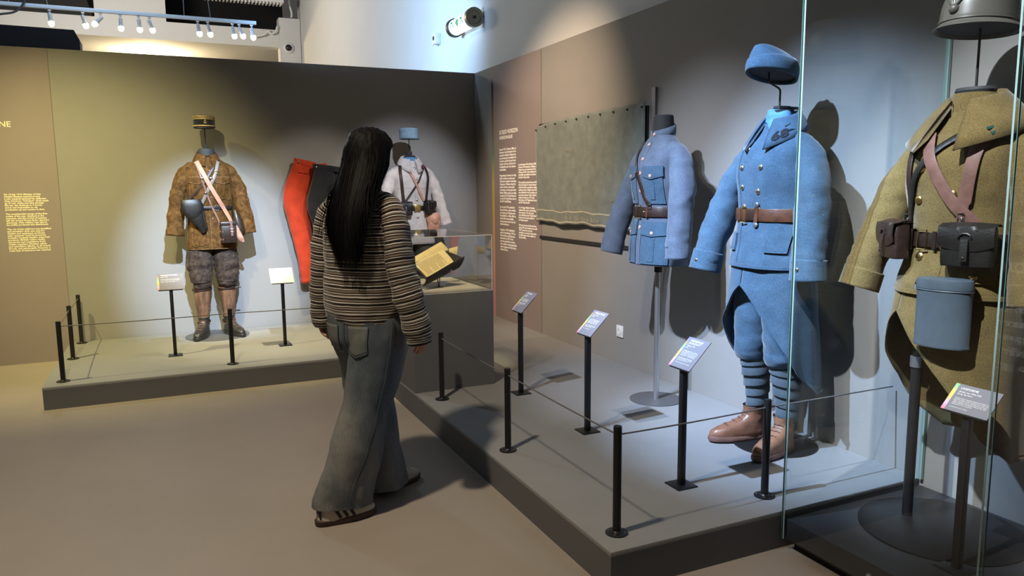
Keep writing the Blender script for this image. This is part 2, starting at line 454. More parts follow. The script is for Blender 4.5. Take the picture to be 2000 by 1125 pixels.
l = bpy.data.lights.new('track_fill_light', 'POINT'); l.energy = 80; l.color = (.62, .80, 1); l.shadow_soft_size = .2  # added fill to brighten the track and upper wall, no fixture there
o = bpy.data.objects.new('track_fill_light', l); COL.objects.link(o); o.location = (-.6, 7.9, 4.4)

# ---- text panels
YELLOW_RAMP = [(0, (.70, .18, .22)), (.16, (.62, .42, .60)), (.33, (.75, .47, .12)), (.5, (.70, .66, .15)), (.63, (.22, .55, .28)), (.8, (.40, .25, .10)), (1, (.12, .14, .36))]
rampmat('rainbow_tall', 2, [(0, (.55, .25, .30)), (.2, (.62, .32, .22)), (.38, (.55, .36, .08)), (.5, (.45, .40, .09)), (.62, (.13, .24, .12)), (.75, (.18, .13, .05)), (.9, (.045, .03, .035)), (1, (.03, .02, .05))], .15, 2.45)
pr = empty('text_panel', (2.9, 6.22, PT), 0, 'tall taupe text panel headed LE BLEU HORIZON beside the blanket', 'text panel')
box('panel', (-.005, -.001, -.5, .5, 0, 2.39), 'text_panel_paint', pr)
st = box('colour_strip', (-.005, -.001, .5, .555, 0, 2.29), 'rainbow_tall', pr); st['label'] = 'rainbow coloured edge strip'
def mat_right(y, z, x=-.0055): return Matrix.Translation((x, y, z)) @ Matrix(((0, 0, -1, 0), (-1, 0, 0, 0), (0, 1, 0, 0), (0, 0, 0, 1)))
FR = """En août 1914, Maurice Alluin, le|directeur de la fabrication de la|manufacture Balsan à Châteauroux,|est convoqué par le ministère de|la Guerre, qui lui dit que la pro-|duction de drap tricolore est|irréalisable pour des raisons|matérielles.||Pragmatique, il envoya un drap|facile à mettre en œuvre par|l'industrie drapière française|d'urgence. Prélevant dans les|stocks de laine commerciale|et étendus, un drap gris-de-fer|bleuté, Alluin propose un drap|composé de 15 % de fil bleu fon-|cé, de 35 % de fil bleu clair et|de 50 % de fil blanc.||Le 14 août 1914, avisant le|drap tricolore, cette couleur|est retenue par Messimy sous|l'appellation « bleu clair »,|avant d'être immortalisée|par la presse sous le nom de|« bleu horizon ».||Adopté en 1914, distribué à|partir du printemps 1915, le|bleu horizon est finalement|abandonné en 1921. Porté|par une grande force armée,|cette couleur reste inséparable|dans la figure du Poilu de la|Grande Guerre.""".split('|')
EN = """In mid-August 1914, Maurice Alluin,|Director of Production at Balsan, in|Châteauroux, was summoned to the|Ministry of War. He considered it|materially impossible to produce|tricolour drap cloth.||His pragmatic proposal was a cloth|that reworking for various thread|textile industry operations. Using|existing stocks of light wool that|were destined for the production of|everyday prisoner cloth, Alluin's|design was made up of 15% dark|blue thread, 35% light-blue thread|and 50% white thread.||On 14 August, Minister Messimy|replaced this colour, abandoning|drap tricolore. The new wool|was officially named "light-blue",|but the press immortalised it|as "horizon-blue".||However, because distributed from|spring 1915 and retained it not until|1921. Hence from over the|young force covered, horizon-blue|is emblematic of the soldier in|the Great War.""".split('|')
lines = [('LE BLEU HORIZON', .052, mat_right(6.585-6.22, 1.905-PT), .40), ('HORIZON-BLUE', .042, mat_right(6.585-6.22, 1.858-PT), .29)]
for i, s in enumerate(FR):
    if s: lines.append((s, .026, mat_right(6.59-6.22, 1.755-PT-i*.0268), .37*min(1, len(s)/30)))
for i, s in enumerate(EN):
    if s: lines.append((s, .022, mat_right(6.17-6.22, 1.605-PT-i*.0224), .37*min(1, len(s)/34)))
lettering('lettering', lines, 'print_white', pr, .0011)
pl = empty('text_panel', (-3.4, 7.2, 0), 0, 'taupe text panel with yellowish lettering at the left edge', 'text panel')
box('panel', (-2.6, 2.605, -.005, -.001, .0, 2.548), 'text_panel_paint', pl)
def mat_left(x, z, y=-.0055): return Matrix.Translation((x, y, z)) @ Matrix(((1, 0, 0, 0), (0, 0, -1, 0), (0, 1, 0, 0), (0, 0, 0, 1)))
nmat('print_yellow', (.80, .74, .50), .7)
LT = """On 10 July 1914, Minister of War|Adolphe Messimy managed to have|a new material adopted for uniforms:|drap tricolore, "tricolour" cloth made|up of red, white and blue threads.|But war was declared on 4 August|and it was impossible to get|production up and running in time.||The considerable losses of the first|weeks of the war, deadlock in the|trenches, and the arrival of autumn|left the armed forces facing alarming|shortages. New military gear had to|be swiftly produced and distributed.||The cut of the uniforms was simplified|and something cloth was used for|clothing and equipment, produced|using whatever could be procured,|including hospital heating, imported|products (British indigo cloth),|old stocks and requisitions from|civilian suppliers (Amiens velvet|and upholstery fabric). In all armed|forces, and particularly France's, a|great deal of tolerance was required""".split('|')
lines = [('UNE', .062, mat_left(3.4-1.215, 1.925), .125)]
for i, s in enumerate(LT):
    if s: lines.append((s, .0185, mat_left(3.4-1.18, 1.385-i*.01745), .305*len(s)/38))
lettering('lettering', lines, 'print_yellow', pl, .0007)

pn = empty('text_panel', (2.9, .62, 0), 0, 'taupe text panel on the right wall mirrored in the case front', 'text panel')
box('panel', (-.005, -.001, -.58, .58, 0, 2.548), 'text_panel_paint', pn)
LN = [('DE TOUTES PARTS, CE QUE', .060, .95, 1.78), ('LE PAYS NE SUFFIT', .060, .90, 1.70), ('PLUS, ET TOUS LES', .060, .93, 1.62), ('HABITS SONT', .060, .88, 1.54), ('Les couleurs des uniformes dans', .040, .95, 1.44), ('la guerre : une palette du bleu', .040, .93, 1.385), ('horizon au kaki, une gamme', .040, .9, 1.33), ('large, de la création', .040, .92, 1.275), ('au front, voulu.', .040, .85, 1.22), ('MAROCAINS, FRANÇAIS', .060, .95, 1.08), ('Le drap kaki est adopté en début', .042, .95, .93), ('de campagne pour la', .042, .86, .875), ('troupe, dès l\'installation', .042, .96, .82), ('en Afrique du Nord', .042, .82, .765), ('et la guerre de mouv', .042, .93, .71)]
lettering('lettering', [(t_, sz, mat_right(.48, z_), wd) for t_, sz, wd, z_ in LN], 'print_white', pn, .0012)

# ---- platforms
def platform(name, b, label):
    x0, x1, y0, y1 = b; o = empty(name, ((x0+x1)/2, (y0+y1)/2, 0), 0, label, 'platform')
    hx, hy = (x1-x0)/2, (y1-y0)/2
    box('platform_top', (-hx, hx, -hy, hy, PT-.018, PT), 'platform_paint', o, .0015)
    box('platform_side', (-hx+.001, hx-.001, -hy+.001, hy-.001, 0, PT-.018), 'plinth_grey_side_shade', o)  # same paint as the top, its shade put into a darker colour
    return o
platform('display_platform', (-.81, 2.898, 5.57, 7.186), 'low grey display platform under the brown velvet uniform')
platform('display_platform', (1.33, 2.898, 2.10, 5.568), 'low grey display platform under the horizon blue coats')

# ---- barrier posts and cords
def make_post(label):
    o = empty('barrier_post', (0, 0, PT), 0, label, 'post', 'black barrier posts on the platforms')
    lathe('post', [(0, .004), (.0155, .004), (.0155, .404), (.0145, .408), (0, .408)], 'black_metal', o, 20)
    fl = lathe('flange', [(0, 0), (.042, 0), (.042, .004), (.038, .006), (.02, .007), (.0155, .012), (0, .012)], 'black_metal', o, 28)
    for k in range(4):
        a = pi/4+k*pi/2; s = lathe('screw', [(0, .006), (.0045, .006), (.0035, .008), (0, .008)], 'steel_grey', fl, 10, (.031*cos(a), .031*sin(a)))
    return o
posts = [((-.703, 5.70), 'black barrier post at the front left corner of the velvet uniform platform'),
         ((-.718, 6.45), 'black barrier post in the middle of the left platform end'),
         ((-.718, 7.10), 'black barrier post nearest the back wall on the left platform'),
         ((.367, 5.72), 'black barrier post in front of the velvet uniform boots'),
         ((1.24, 5.72), 'black barrier post hidden behind the visitor'),
         ((1.437, 4.17), 'black barrier post beside the book pedestal'),
         ((1.43, 3.19), 'second black barrier post from the book pedestal'),
         ((1.43, 2.22), 'black barrier post at the near corner of the blue coat platform'),
         ((2.155, 2.24), 'black barrier post in front of the brown boots by the glass case')]
pp = make_post(posts[0][1]); POSTS = {}
for i, ((x, y), lab) in enumerate(posts):
    if 'hidden' in lab: continue
    q = pp if i == 0 else dup(pp, label=lab)
    q.location = (x, y, PT); POSTS[i] = q
nmat('cord_grey', (.13, .125, .12), .7)
zc = .375
def cord(root, b, sag=.004):
    o = Vector((root.location.x, root.location.y, 0)); a = Vector((0, 0, zc)); b = Vector((*b, zc))-o; d = (b-a).normalized()*.013; a = a+d; b = b-d; pts = []
    for k in range(9):
        u = k/8; p = a.lerp(b, u); p.z -= sag*4*u*(1-u); pts.append(tuple(p))
    wire('cord', pts, .0032, 'cord_grey', root, 8)['label'] = 'thin grey barrier cord'
P_ = [p for p, _ in posts]
for i, j in ((1, 0), (1, 2), (0, 3), (5, 6), (6, 7), (7, 8)): cord(POSTS[i], P_[j])
cord(POSTS[3], (1.33, 5.72)); cord(POSTS[8], (2.89, 2.24), 0)

# ---- label stands
def label_lines(parent, w, d, big, tag_lines, seed, mat='print_white'):
    rnd = random.Random(seed); L = []
    def add(s, u, v, size, width): L.append((s, size, Matrix.Translation((u, v, .0036)), width))
    y = d-.02
    for s, size, wd in big:
        add(s, -w/2+.024, y, size, wd); y -= size*1.0
    y -= .008
    for wd in tag_lines:
        if wd == 0: y -= .006; continue
        s = ' '.join(''.join(rnd.choice('aeinorstul') for _ in range(rnd.randint(3, 8))) for _ in range(6))
        add(s, -w/2+.024, y, .0062, wd); y -= .0062
    return lettering('lettering', L, mat, parent)
STRIP = rampmat('rainbow_label', 1, YELLOW_RAMP, 0, .155)
def label_stand(x, y, rz, w, d, label, big, lines_, seed, z=PT, h=.515, blank=False):
    """front towards local -Y; the card leans back"""
    o = empty('label_stand', (x, y, z), rz, label, 'label stand', 'label stands')
    box('base_plate', (-.05, .05, -.05, .05, 0, .006), 'black_metal', o, .001)
    box('post', (-.0125, .0125, -.0125, .0125, .006, h+.012), 'black_metal', o, .001)
    card = empty('card', (0, -.025, h), 0); card.parent = o; card.rotation_euler = (R(45), 0, 0)
    bpy.data.objects.remove(card)
    M = Matrix.Translation((0, -.025, h-.002)) @ Matrix.Rotation(R(45), 4, 'X')
    c = bmobj('card', box_bm(-w/2, w/2, 0, d, 0, .003), 'label_card_overlit' if blank else 'label_card', o, False); c.matrix_local = M
    bk = bmobj('card_holder', box_bm(-w/2+.008, w/2-.008, -.003, d*.8, -.006, -.0005), 'black_metal', o, False); bk.matrix_local = M
    if not blank:
        s = bmobj('colour_strip', box_bm(-w/2, -w/2+.013, 0, d, .003, .0034), STRIP, c, False); s['label'] = 'rainbow edge strip'
    label_lines(c, w, d, big, lines_, seed, 'print_white')
    return o
nmat('label_card_overlit', (.62, .56, .42), .6)  # grey card with the strong yellow light put into its colour
B1 = [('CAPOTE', .013, .085)]
label_stand(1.92, 4.08, R(-90), .14, .155, 'small grey label stand nearest the book pedestal', [('DRAP BLEU', .014, .062), ('Balsan', .009, .035), ('1914', .008, .02)], [.078]*4+[0]+[.078, .076, .05, 0, .026], 1)
label_stand(1.92, 3.27, R(-90), .14, .155, 'small grey label stand in front of the horizon blue tunic', [('VAREUSE D\'OFFICIER', .013, .092), ('France, 1915', .009, .045), ('Drap', .008, .016)], [.09]*5+[0]+[.09, .088, .07, 0, .06], 2)
label_stand(1.917, 2.478, R(-90), .14, .155, 'small grey label stand in front of the blue greatcoat boots', [('UNIFORME DE', .013, .078), ('SOLDAT', .013, .074), ('France, 1915', .009, .05), ('Laine', .008, .016)], [.095]*5+[0]+[.09, .088, .07, 0, .095], 3)
label_stand(-.01, 6.228, 0, .185, .155, 'small grey label stand left of the velvet uniform', [('TENUE D\'OFFICIER', .015, .12), ('France, 1914', .01, .05)], [.13, .14, .13, 0, .13, .1], 4)
label_stand(.81, 6.234, 0, .18, .155, 'label stand with bright light painted into its card, below the red trousers', [], [0, 0, 0, 0, .1, .09, .08], 5, blank=True)

# ---- pedestal with acrylic cover, book
ped = empty('pedestal', (1.595, 4.745, 0), 0, 'dark grey pedestal carrying the open book under a clear cover', 'pedestal')
PX, PY = .265, .385
bmobj('body', box_bm(-PX, PX, -PY, PY, PT, .765), 'plinth_grey_side_shade', ped, False)
nmat('case_floor', (.36, .34, .30), .7, var=.04, vscale=6)
bmobj('display_floor', box_bm(-PX+.02, PX-.02, -PY+.02, PY-.02, .765, .771), 'case_floor', ped, False)
ACR = glassmat('acrylic', (.965, .965, .96)); nmat('acrylic_edge', (.62, .60, .56), .25, spec=.8)
cov = empty('display_cover', (1.595, 4.745, .765), 0, 'clear acrylic cover over the open book', 'display cover')
cx, cy, ch, ct = PX-.004, PY-.004, .35, .006
for nm, b in (('front_pane', (-cx, cx, -cy, -cy+ct, 0, ch)), ('rear_pane', (-cx, cx, cy-ct, cy, 0, ch)), ('side_pane', (-cx, -cx+ct, -cy+ct, cy-ct, 0, ch)), ('side_pane', (cx-ct, cx, -cy+ct, cy-ct, 0, ch)), ('top_pane', (-cx, cx, -cy, cy, ch, ch+ct))):
    bmobj(nm, box_bm(*b), ACR, cov, False)
for sx in (-1, 1):
    for sy in (-1, 1): bmobj('edge', box_bm(sx*cx-.0022, sx*cx+.0022, sy*cy-.0022, sy*cy+.0022, 0, ch), 'acrylic_edge', cov, False)
for sy in (-1, 1):
    for z in (.001, ch+ct/2): bmobj('edge', box_bm(-cx, cx, sy*cy-.002, sy*cy+.002, z-.002, z+.002), 'acrylic_edge', cov, False)
for sx in (-1, 1):
    for z in (.001, ch+ct/2): bmobj('edge', box_bm(sx*cx-.002, sx*cx+.002, -cy, cy, z-.002, z+.002), 'acrylic_edge', cov, False)

# ---- glass case at the right
case = empty('glass_case', (2.505, 1.70, 0), 0, 'tall glass display case around the khaki uniform', 'display case')
cx0, cx1, cy0, cy1 = 2.12-2.505, 2.888-2.505, 1.32-1.70, 2.085-1.70
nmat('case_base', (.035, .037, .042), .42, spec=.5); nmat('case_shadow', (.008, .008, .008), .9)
bs = bmobj('base', box_bm(cx0+.002, cx1, cy0, cy1, .045, .125, .002), 'case_base', case)
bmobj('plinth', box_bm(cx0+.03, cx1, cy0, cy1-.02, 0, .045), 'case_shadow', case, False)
lk = bmobj('lock', lathe_bm([(0, 0), (.0125, 0), (.0125, .006), (.009, .008), (.006, .007), (0, .007)], 20), 'chrome', bs, 'auto'); lk.location = (cx0+.002, 1.695-1.70, .078); lk.rotation_euler = (0, R(-90), 0)
GL = glassmat('case_glass', (.955, .97, .968)); H = 2.6
nmat('glass_edge_green', (.07, .16, .14), .15, spec=.8); nmat('glass_edge_light', (.22, .33, .31), .25, spec=.8)
gt = .010
bmobj('side_pane', box_bm(cx0-gt, cx0, cy0, cy1, .046, H), GL, case, False)
bmobj('front_pane', box_bm(cx0-gt, cx1, cy0-gt, cy0, .046, H), GL, case, False)
bmobj('rear_pane', box_bm(cx0-gt, cx1, cy1, cy1+gt, .155, H), GL, case, False)
bmobj('top_pane', box_bm(cx0, cx1, cy0, cy1, H-.01, H), GL, case, False)
for yy in (cy0-gt, cy1+gt):
    s = 1 if yy > 0 else -1
    bmobj('glass_edge', box_bm(cx0-gt-.001, cx0-gt+.005, yy-.001, yy+.001, .046, H), 'glass_edge_green', case, False)
    bmobj('glass_edge', box_bm(cx0-gt-.002, cx0-gt-.001, yy-s*.012-.003, yy-s*.012+.003, .046, H), 'glass_edge_light', case, False)
bmobj('wall_seal', box_bm(cx1-.008, cx1+.006, cy1-.006, cy1+.012, .152, H), 'glass_edge_light', case, False)
label_stand(2.35, 1.545, R(-90), .158, .108, 'grey label stand inside the glass case before the khaki coat', [('UNIFORME', .012, .06), ('Armée, vers 1916-1918', .009, .075), ('Drap de laine', .008, .05)], [.115]*4+[.07, 0, .06], 6, z=.125, h=.545)

# ---- blanket on the right wall
def blanket():
    o = empty('blanket', (2.9, 4.95, 1.10), 0, 'grey green wool blanket hanging on the wall behind the blue tunic', 'blanket')
    ny, nz = 60, 40; V = []; y0, y1 = .80, -.79
    def P(u, v, back=0):
        y = y0+(y1-y0)*u
        top = .845-.005*sin(u*pi*9)**2-.035*(1-u)**6 + .012*u; bot = .022+.006*sin(u*17)+.004*sin(u*41)-.01*u
        z = bot+(top-bot)*v
        x = -.042+.006*sin(u*14+v*2)*(1-v)+.004*noise.noise(Vector((y*6, z*5, 1)))+.008*(1-v)
        return (x-back*.0, y, z)
    for a in range(nz+1):
        for b in range(ny+1): V.append(P(b/ny, a/nz))
    m = len(V); V += [(x+.006, y, z) for x, y, z in V]; F = []
    for a in range(nz):
        for b in range(ny):
            i = a*(ny+1)+b; F.append((i, i+1, i+ny+2, i+ny+1)); F.append((m+i, m+i+ny+1, m+i+ny+2, m+i+1))
    rim = list(range(ny+1))+[a*(ny+1)+ny for a in range(1, nz+1)]+[nz*(ny+1)+b for b in range(ny-1, -1, -1)]+[a*(ny+1) for a in range(nz-1, 0, -1)]
    for i, a in enumerate(rim):
        b = rim[(i+1) % len(rim)]; F.append((a, a+m, b+m, b))
    cl = mobj('cloth', V, F, 'wool_blanket', o)
    nmat('blanket_stripe', (.42, .40, .30), .9, var=.25, vscale=60)
    for z, h in ((.095, .010), (.014, .012)):
        W = []; n = 60
        for b in range(n+1):
            u = b/n
            for dz in (0, h):
                v = (z+dz)/.83; p = P(u, v); W.append((p[0]-.0015, p[1], p[2]))
        mobj('stripe', W, [(2*i, 2*i+2, 2*i+3, 2*i+1) for i in range(n)], 'blanket_stripe', cl)
    L = [('N°43  1ère 15e de Balsan', .055, mat_right(.27, .048, -.046), .50), ('PIECE', .03, mat_right(.77, .05, -.042), .10)]
    lettering('lettering', L, 'blanket_stripe', cl, -.0012)
    nmat('thread_ochre', (.26, .22, .08), .9)
    lettering('stitched_mark', [('BALSAN', .03, mat_right(.27, .58, -.049), .11), ('[ H·F ]', .04, mat_right(-.36, .2, -.049), .10)], 'thread_ochre', cl, -.001)
    for k in range(10):
        u = .012+k*.108; p = P(u, .965); h = bmobj('hook', lathe_bm([(0, -.004), (.006, -.002), (.007, .003), (.004, .008), (0, .009)], 10), 'black_metal', o)
        h.location = (p[0]-.004, p[1], p[2]); h.rotation_euler = (0, R(-90), 0)
    box('backing_board', (-.018, -.004, -.785, .78, .06, .835), 'black_matt', o)
blanket()
o = box('wall_shade_strip', (-.012, 0, -.75, .79, -.012, .012), 'black_matt'); o.location = (2.9, 4.95, .99); tag(o, 'thin black strip standing in for the shade below the blanket', 'rail')  # dark strip stands in for the shadow gap under the blanket
o = box('vertical_shade_strip', (-.02, 0, -.02, .02, 0, .62), 'steel_grey'); o.location = (2.9, 4.095, 1.42); tag(o, 'grey vertical strip standing in for a shadow behind the tunic neck', 'shade strip')  # strip stands in for a narrow cast shadow on the wall

# ---- power socket
sk = empty('power_socket', (2.9, 4.48, .385), 0, 'white power socket low on the right wall', 'socket')
bmobj('frame', box_bm(-.010, 0, -.042, .042, -.042, .042, .003), 'white_plastic', sk)
rc = lathe('recess', [(0, .0045), (.017, .0045), (.0185, .0125), (.021, .0125), (.021, 0), (0, 0)], 'white_plastic', sk, 24); rc.rotation_euler = (0, R(-90), 0)
nmat('socket_dark', (.03, .03, .03), .6)
d = lathe('well', [(0, .005), (.0165, .005), (0, .006)], 'socket_dark', sk, 20); d.rotation_euler = (0, R(-90), 0)
pin = lathe('earth_pin', [(.0028, .004), (.0028, .013), (0, .0135)], 'chrome', sk, 10); pin.rotation_euler = (0, R(-90), 0); pin.location = (0, 0, .009)
# ---- emergency exit cylinder, detector, camera on the white wall
ex = empty('exit_light', (2.90, 7.47, 3.09), 0, 'glowing cylindrical exit light with green pictograms on the white wall', 'exit light')
nmat('exit_glow', (.8, .9, .9), .4, emit=(.80, .95, 1.0), estr=.62); nmat('exit_green', (.0, .16, .06), .5, emit=(.0, .30, .10), estr=.35)
nmat('cap_metal', (.30, .27, .20), .45, metal=.7)
r_ = .082
tb = bmobj('diffuser', lathe_bm([(0, -.25), (r_, -.25), (r_, .25), (0, .25)], 32), 'exit_glow', ex); tb.rotation_euler = (R(90), 0, 0)
for s in (-1, 1):
    c = bmobj('end_cap', lathe_bm([(0, -.004), (.03, -.006), (.06, -.004), (.068, .004), (.088, .006), (.096, .004), (.096, -.05), (0, -.05)], 32), 'cap_metal' if s > 0 else 'black_metal', ex)
    c.location = (0, -s*.295, 0) if s > 0 else (0, .295, 0); c.rotation_euler = (R(90 if s > 0 else -90), 0, 0)
bmobj('cap_screw', lathe_bm([(0, 0), (.014, 0), (.014, .008), (0, .008)], 12), 'black_metal', ex, 'auto', (0, -.30, 0), (R(90), 0, 0))
bmobj('bracket', box_bm(.03, .10, -.05, .05, -.03, .03), 'cap_metal', ex, False)
def wrapped(poly, nm):
    """flat pictogram (y along axis, s along the curve) wrapped on the tube"""
    bm = bmesh.new(); bm.faces.new([bm.verts.new((0, y, s)) for y, s in poly])
    bmesh.ops.triangulate(bm, faces=bm.faces[:])
    for _ in range(2): bmesh.ops.subdivide_edges(bm, edges=bm.edges[:], cuts=1, use_grid_fill=True)
    for v in bm.verts:
        a = pi+v.co.z/r_; v.co = Vector(((r_+.002)*cos(a), v.co.y, -(r_+.002)*sin(a)))
    bmobj(nm, bm, 'exit_green', ex, False)
def circ(y, s, r): return [(y+r*cos(2*pi*k/12), s+r*sin(2*pi*k/12)) for k in range(12)]
for by in (.14, -.13):   # running figures left and right, arrow in the middle
    for poly in (circ(by-.01, .045, .014), [(by+.03, .03), (by-.02, .02), (by-.025, .005), (by+.025, .012)], [(by+.03, .03), (by+.012, .03), (by+.03, -.035), (by+.045, -.035)], [(by-.0, .01), (by-.02, .01), (by-.045, -.03), (by-.03, -.036)], [(by+.06, .04), (by+.05, .015), (by+.025, .02), (by+.03, .03)]):
        wrapped(poly, 'pictogram')
wrapped([(.02, .03), (-.03, .03), (-.03, .0), (-.055, .0), (-.005, -.045), (.045, .0), (.02, .0)], 'arrow')
dt = empty('wall_detector', (3.0, 8.53, 3.12), 0, 'small pale detector box on the white wall', 'detector')
bmobj('housing', box_bm(-.07, 0, -.055, .055, -.06, .06, .006), 'white_plastic', dt)
bmobj('lens', lathe_bm([(0, .012), (.02, .008), (.028, 0), (0, 0)], 16), 'socket_dark', dt, 'auto', (-.07, 0, .005), (0, R(-90), 0))
bmobj('clip', box_bm(-.085, -.065, -.03, .03, -.072, -.052, .003), 'chrome', dt)
sc = empty('security_camera', (2.72, 17.95, 4.55), 0, 'round white security camera on the far column', 'camera')
bmobj('housing', lathe_bm([(0, 0), (.12, 0), (.115, .03), (.085, .055), (0, .055)], 28), 'white_plastic', sc, 'auto', None, (R(90), 0, 0))
bmobj('lens_dome', lathe_bm([(.072, .05), (.066, .075), (.04, .095), (0, .10)], 24), 'black_metal', sc, True, None, (R(90), 0, 0))

# ---- visible lamp track behind the partition
tr = empty('lamp_track', (0, 9.0, 3.235), 0, 'white lamp track hanging above the back partition', 'track')
nmat('track_white', (.55, .60, .66), .4); nmat('bulb_glow', (1, .9, .7), .4, emit=(1.0, .86, .55), estr=9); nmat('lamp_grey', (.42, .42, .43), .5)
bmobj('rail', box_bm(-2.6, 1.03, -.018, .018, -.018, .018, .002), 'track_white', tr)
for x, dx in ((-1.28, .1), (-.95, -.22), (.30, 0), (.56, -.14)):
    wire('suspension_wire', [(x, 0, .018), (x+dx, 0, 1.6)], .003, 'cable_grey', tr, 6)
wire('power_cable', [(-1.1, 0, .3), (-1.12, -.1, .05), (-1.18, -.3, -.12), (-1.28, -.6, -.22)], .010, 'black_matt', tr, 8, 16, True)
def lamp_head(tilt, turn):
    o = empty('track_lamp', (0, 0, 0), 0, 'x', 'lamp', 'lamps on the visible track')
    bmobj('adapter', box_bm(-.022, .022, -.016, .016, -.045, -.018, .003), 'track_white', o)
    bmobj('arm', box_bm(-.007, .007, -.005, .005, -.105, -.045), 'track_white', o, False)
    M = Matrix.Translation((0, 0, -.10)) @ Matrix.Rotation(turn, 4, 'Z') @ Matrix.Rotation(tilt, 4, 'Y')
    b = bmobj('barrel', lathe_bm([(0, .03), (.026, .03), (.03, .02), (.03, -.075), (.038, -.085), (.042, -.125), (.038, -.125), (.034, -.09), (0, -.09)], 20), 'lamp_grey', o); b.matrix_local = M
    g = bmobj('bulb', lathe_bm([(0, -.088), (.034, -.092), (.046, -.120), (.043, -.155), (.028, -.180), (0, -.188)], 16), 'bulb_glow', o, True); g.matrix_local = M
    return o
heads = [-.94, -.65, -.49, -.31, -.14, -.04, .43, .53, .78, .85, .98]
where = ['leftmost lamp of the track, above the dark beam', 'second lamp from the left on the track', 'third lamp on the track, its grey barrel tilted sideways', 'fourth lamp from the left on the track', 'fifth lamp on the track, left of the closest middle pair', 'sixth lamp on the track, last before the wide gap', 'first lamp to the right of the wide gap on the track', 'second lamp to the right of the wide gap on the track', 'left lamp of the tight pair near the track end', 'right lamp of the tight pair near the track end', 'last lamp at the right end of the track']
tilts = [-.1, -.25, .75, .0, -.05, -.3, -.15, -.25, -.2, -.45, -.15]
for x, lb, t in zip(heads, where, tilts):
    h = lamp_head(t, .2); h.location = (x, 9.0, 3.225); h.scale = (.62, .62, .62); h['label'] = lb + ', glowing warm'
def beam():
    pr_ = [(-3.0, 2.62), (-.625, 2.62), (-.625, 2.78), (-.665, 2.865), (-3.0, 2.885)]
    V = [(x, -.12, z) for x, z in pr_]+[(x, .12, z) for x, z in pr_]; n = len(pr_)
    nmat('beam_navy', (.012, .014, .022), .7)
    o = mobj('dark_beam', V, [tuple(range(n)), tuple(reversed(range(n, 2*n)))]+[(i, n+i, n+(i+1) % n, (i+1) % n) for i in range(n)], 'beam_navy', None, False)
    o.location = (0, 8.2, 0); tag(o, 'dark navy beam end resting behind the partition top at left', 'beam')
beam()
rt = empty('ceiling_track', (0, 20, 4.56), 0, 'small lamp track on the far room ceiling', 'track')
bmobj('rail', box_bm(-1.6, 1.7, -.03, .03, -.04, 0), 'track_white', rt, False)
for x in (-.47, .144, 1.336):
    h = bmobj('lamp_barrel', lathe_bm([(0, -.04), (.05, -.04), (.05, -.2), (0, -.2)], 16), 'track_white', rt); h.location = (x, 0, 0)
lf = empty('linear_fixture', (1.85, 17.6, 5.42), 0, 'white finned linear fixture at the top edge', 'fixture')
bmobj('body', box_bm(-.85, .75, -.1, .1, 0, .10), 'white_plastic', lf, False)
for k in range(22): bmobj('fin', box_bm(-.85+k*.0727, -.82+k*.0727, -.1, .1, -.045, 0), 'white_plastic', lf, False)
o = wire('loose_cable', [(0, 0, 0), (-.05, 0, -.12), (-.15, 0, -.17), (-.22, 0, -.12), (-.3, 0, -.2), (-.5, 0, -.26)], .022, 'white_plastic', None, 8, 30, True)
o.location = (2.50, 17.9, 5.0); tag(o, 'white loose cable curling beside the far column', 'cable')
o = wire('wall_cable', [(0, 0, 0), (-.12, 0, .05), (-.17, 0, -.1), (-.12, 0, -.35), (-.13, 0, -.45)], .02, 'white_plastic', None, 8, 30, True)
o.location = (2.93, 17.85, 5.65); tag(o, 'white cable loop hanging down onto the far column', 'cable')
# ================================================================== garments
def world_at(root, p): return Matrix.LocRotScale(root.location, root.rotation_euler, None) @ Vector(p)

def collar(root, name, mat, z0, rx, ry, cy, gap, stand, fall, lean=.02, m=64, tail=None, th=.004, flare=.012):
    """turn-down collar; fall(u)->(outward, drop) for u in 0 (back) .. 1 (front points); gap = half opening angle at the front"""
    V = []; q = 0
    for i in range(m+1):
        u = -1+2*i/m; a = abs(u); ph = u*(pi-gap); sx, cyv = sin(ph), cos(ph)
        zz = z0+lean*cos(ph)
        dr, dp = fall(a)
        nx, ny = sx, cyv
        base = Vector((rx*sx, cy+ry*cyv, zz)); N = Vector((sx*ry, cyv*rx, 0)).normalized()
        prof = [(-.004, 0), (-.003, stand*.6), (0, stand), (.006, stand+.004), (flare, stand-.004), (flare+(dr-flare)*.35, stand-(dp)*.33), (flare+(dr-flare)*.7, stand-dp*.68), (dr, stand-dp), (dr-.005, stand-dp-.002), (dr*.6, stand-dp*.75), (.003, stand-.02), (.002, 0)]
        if dp < .001: prof = [(-.004, 0), (-.004, stand*.5), (-.003, stand), (0, stand+.002), (.003, stand), (.004, stand*.5), (.004, 0)]
        q = len(prof)
        for d, h in prof: V.append(base+N*d+Vector((0, 0, h)))
    F = grid_faces(m+1, q, True)
    F += [tuple(range(q)), tuple(reversed(range(m*q, m*q+q)))]
    return mobj(name, V, F, mat, root, True)

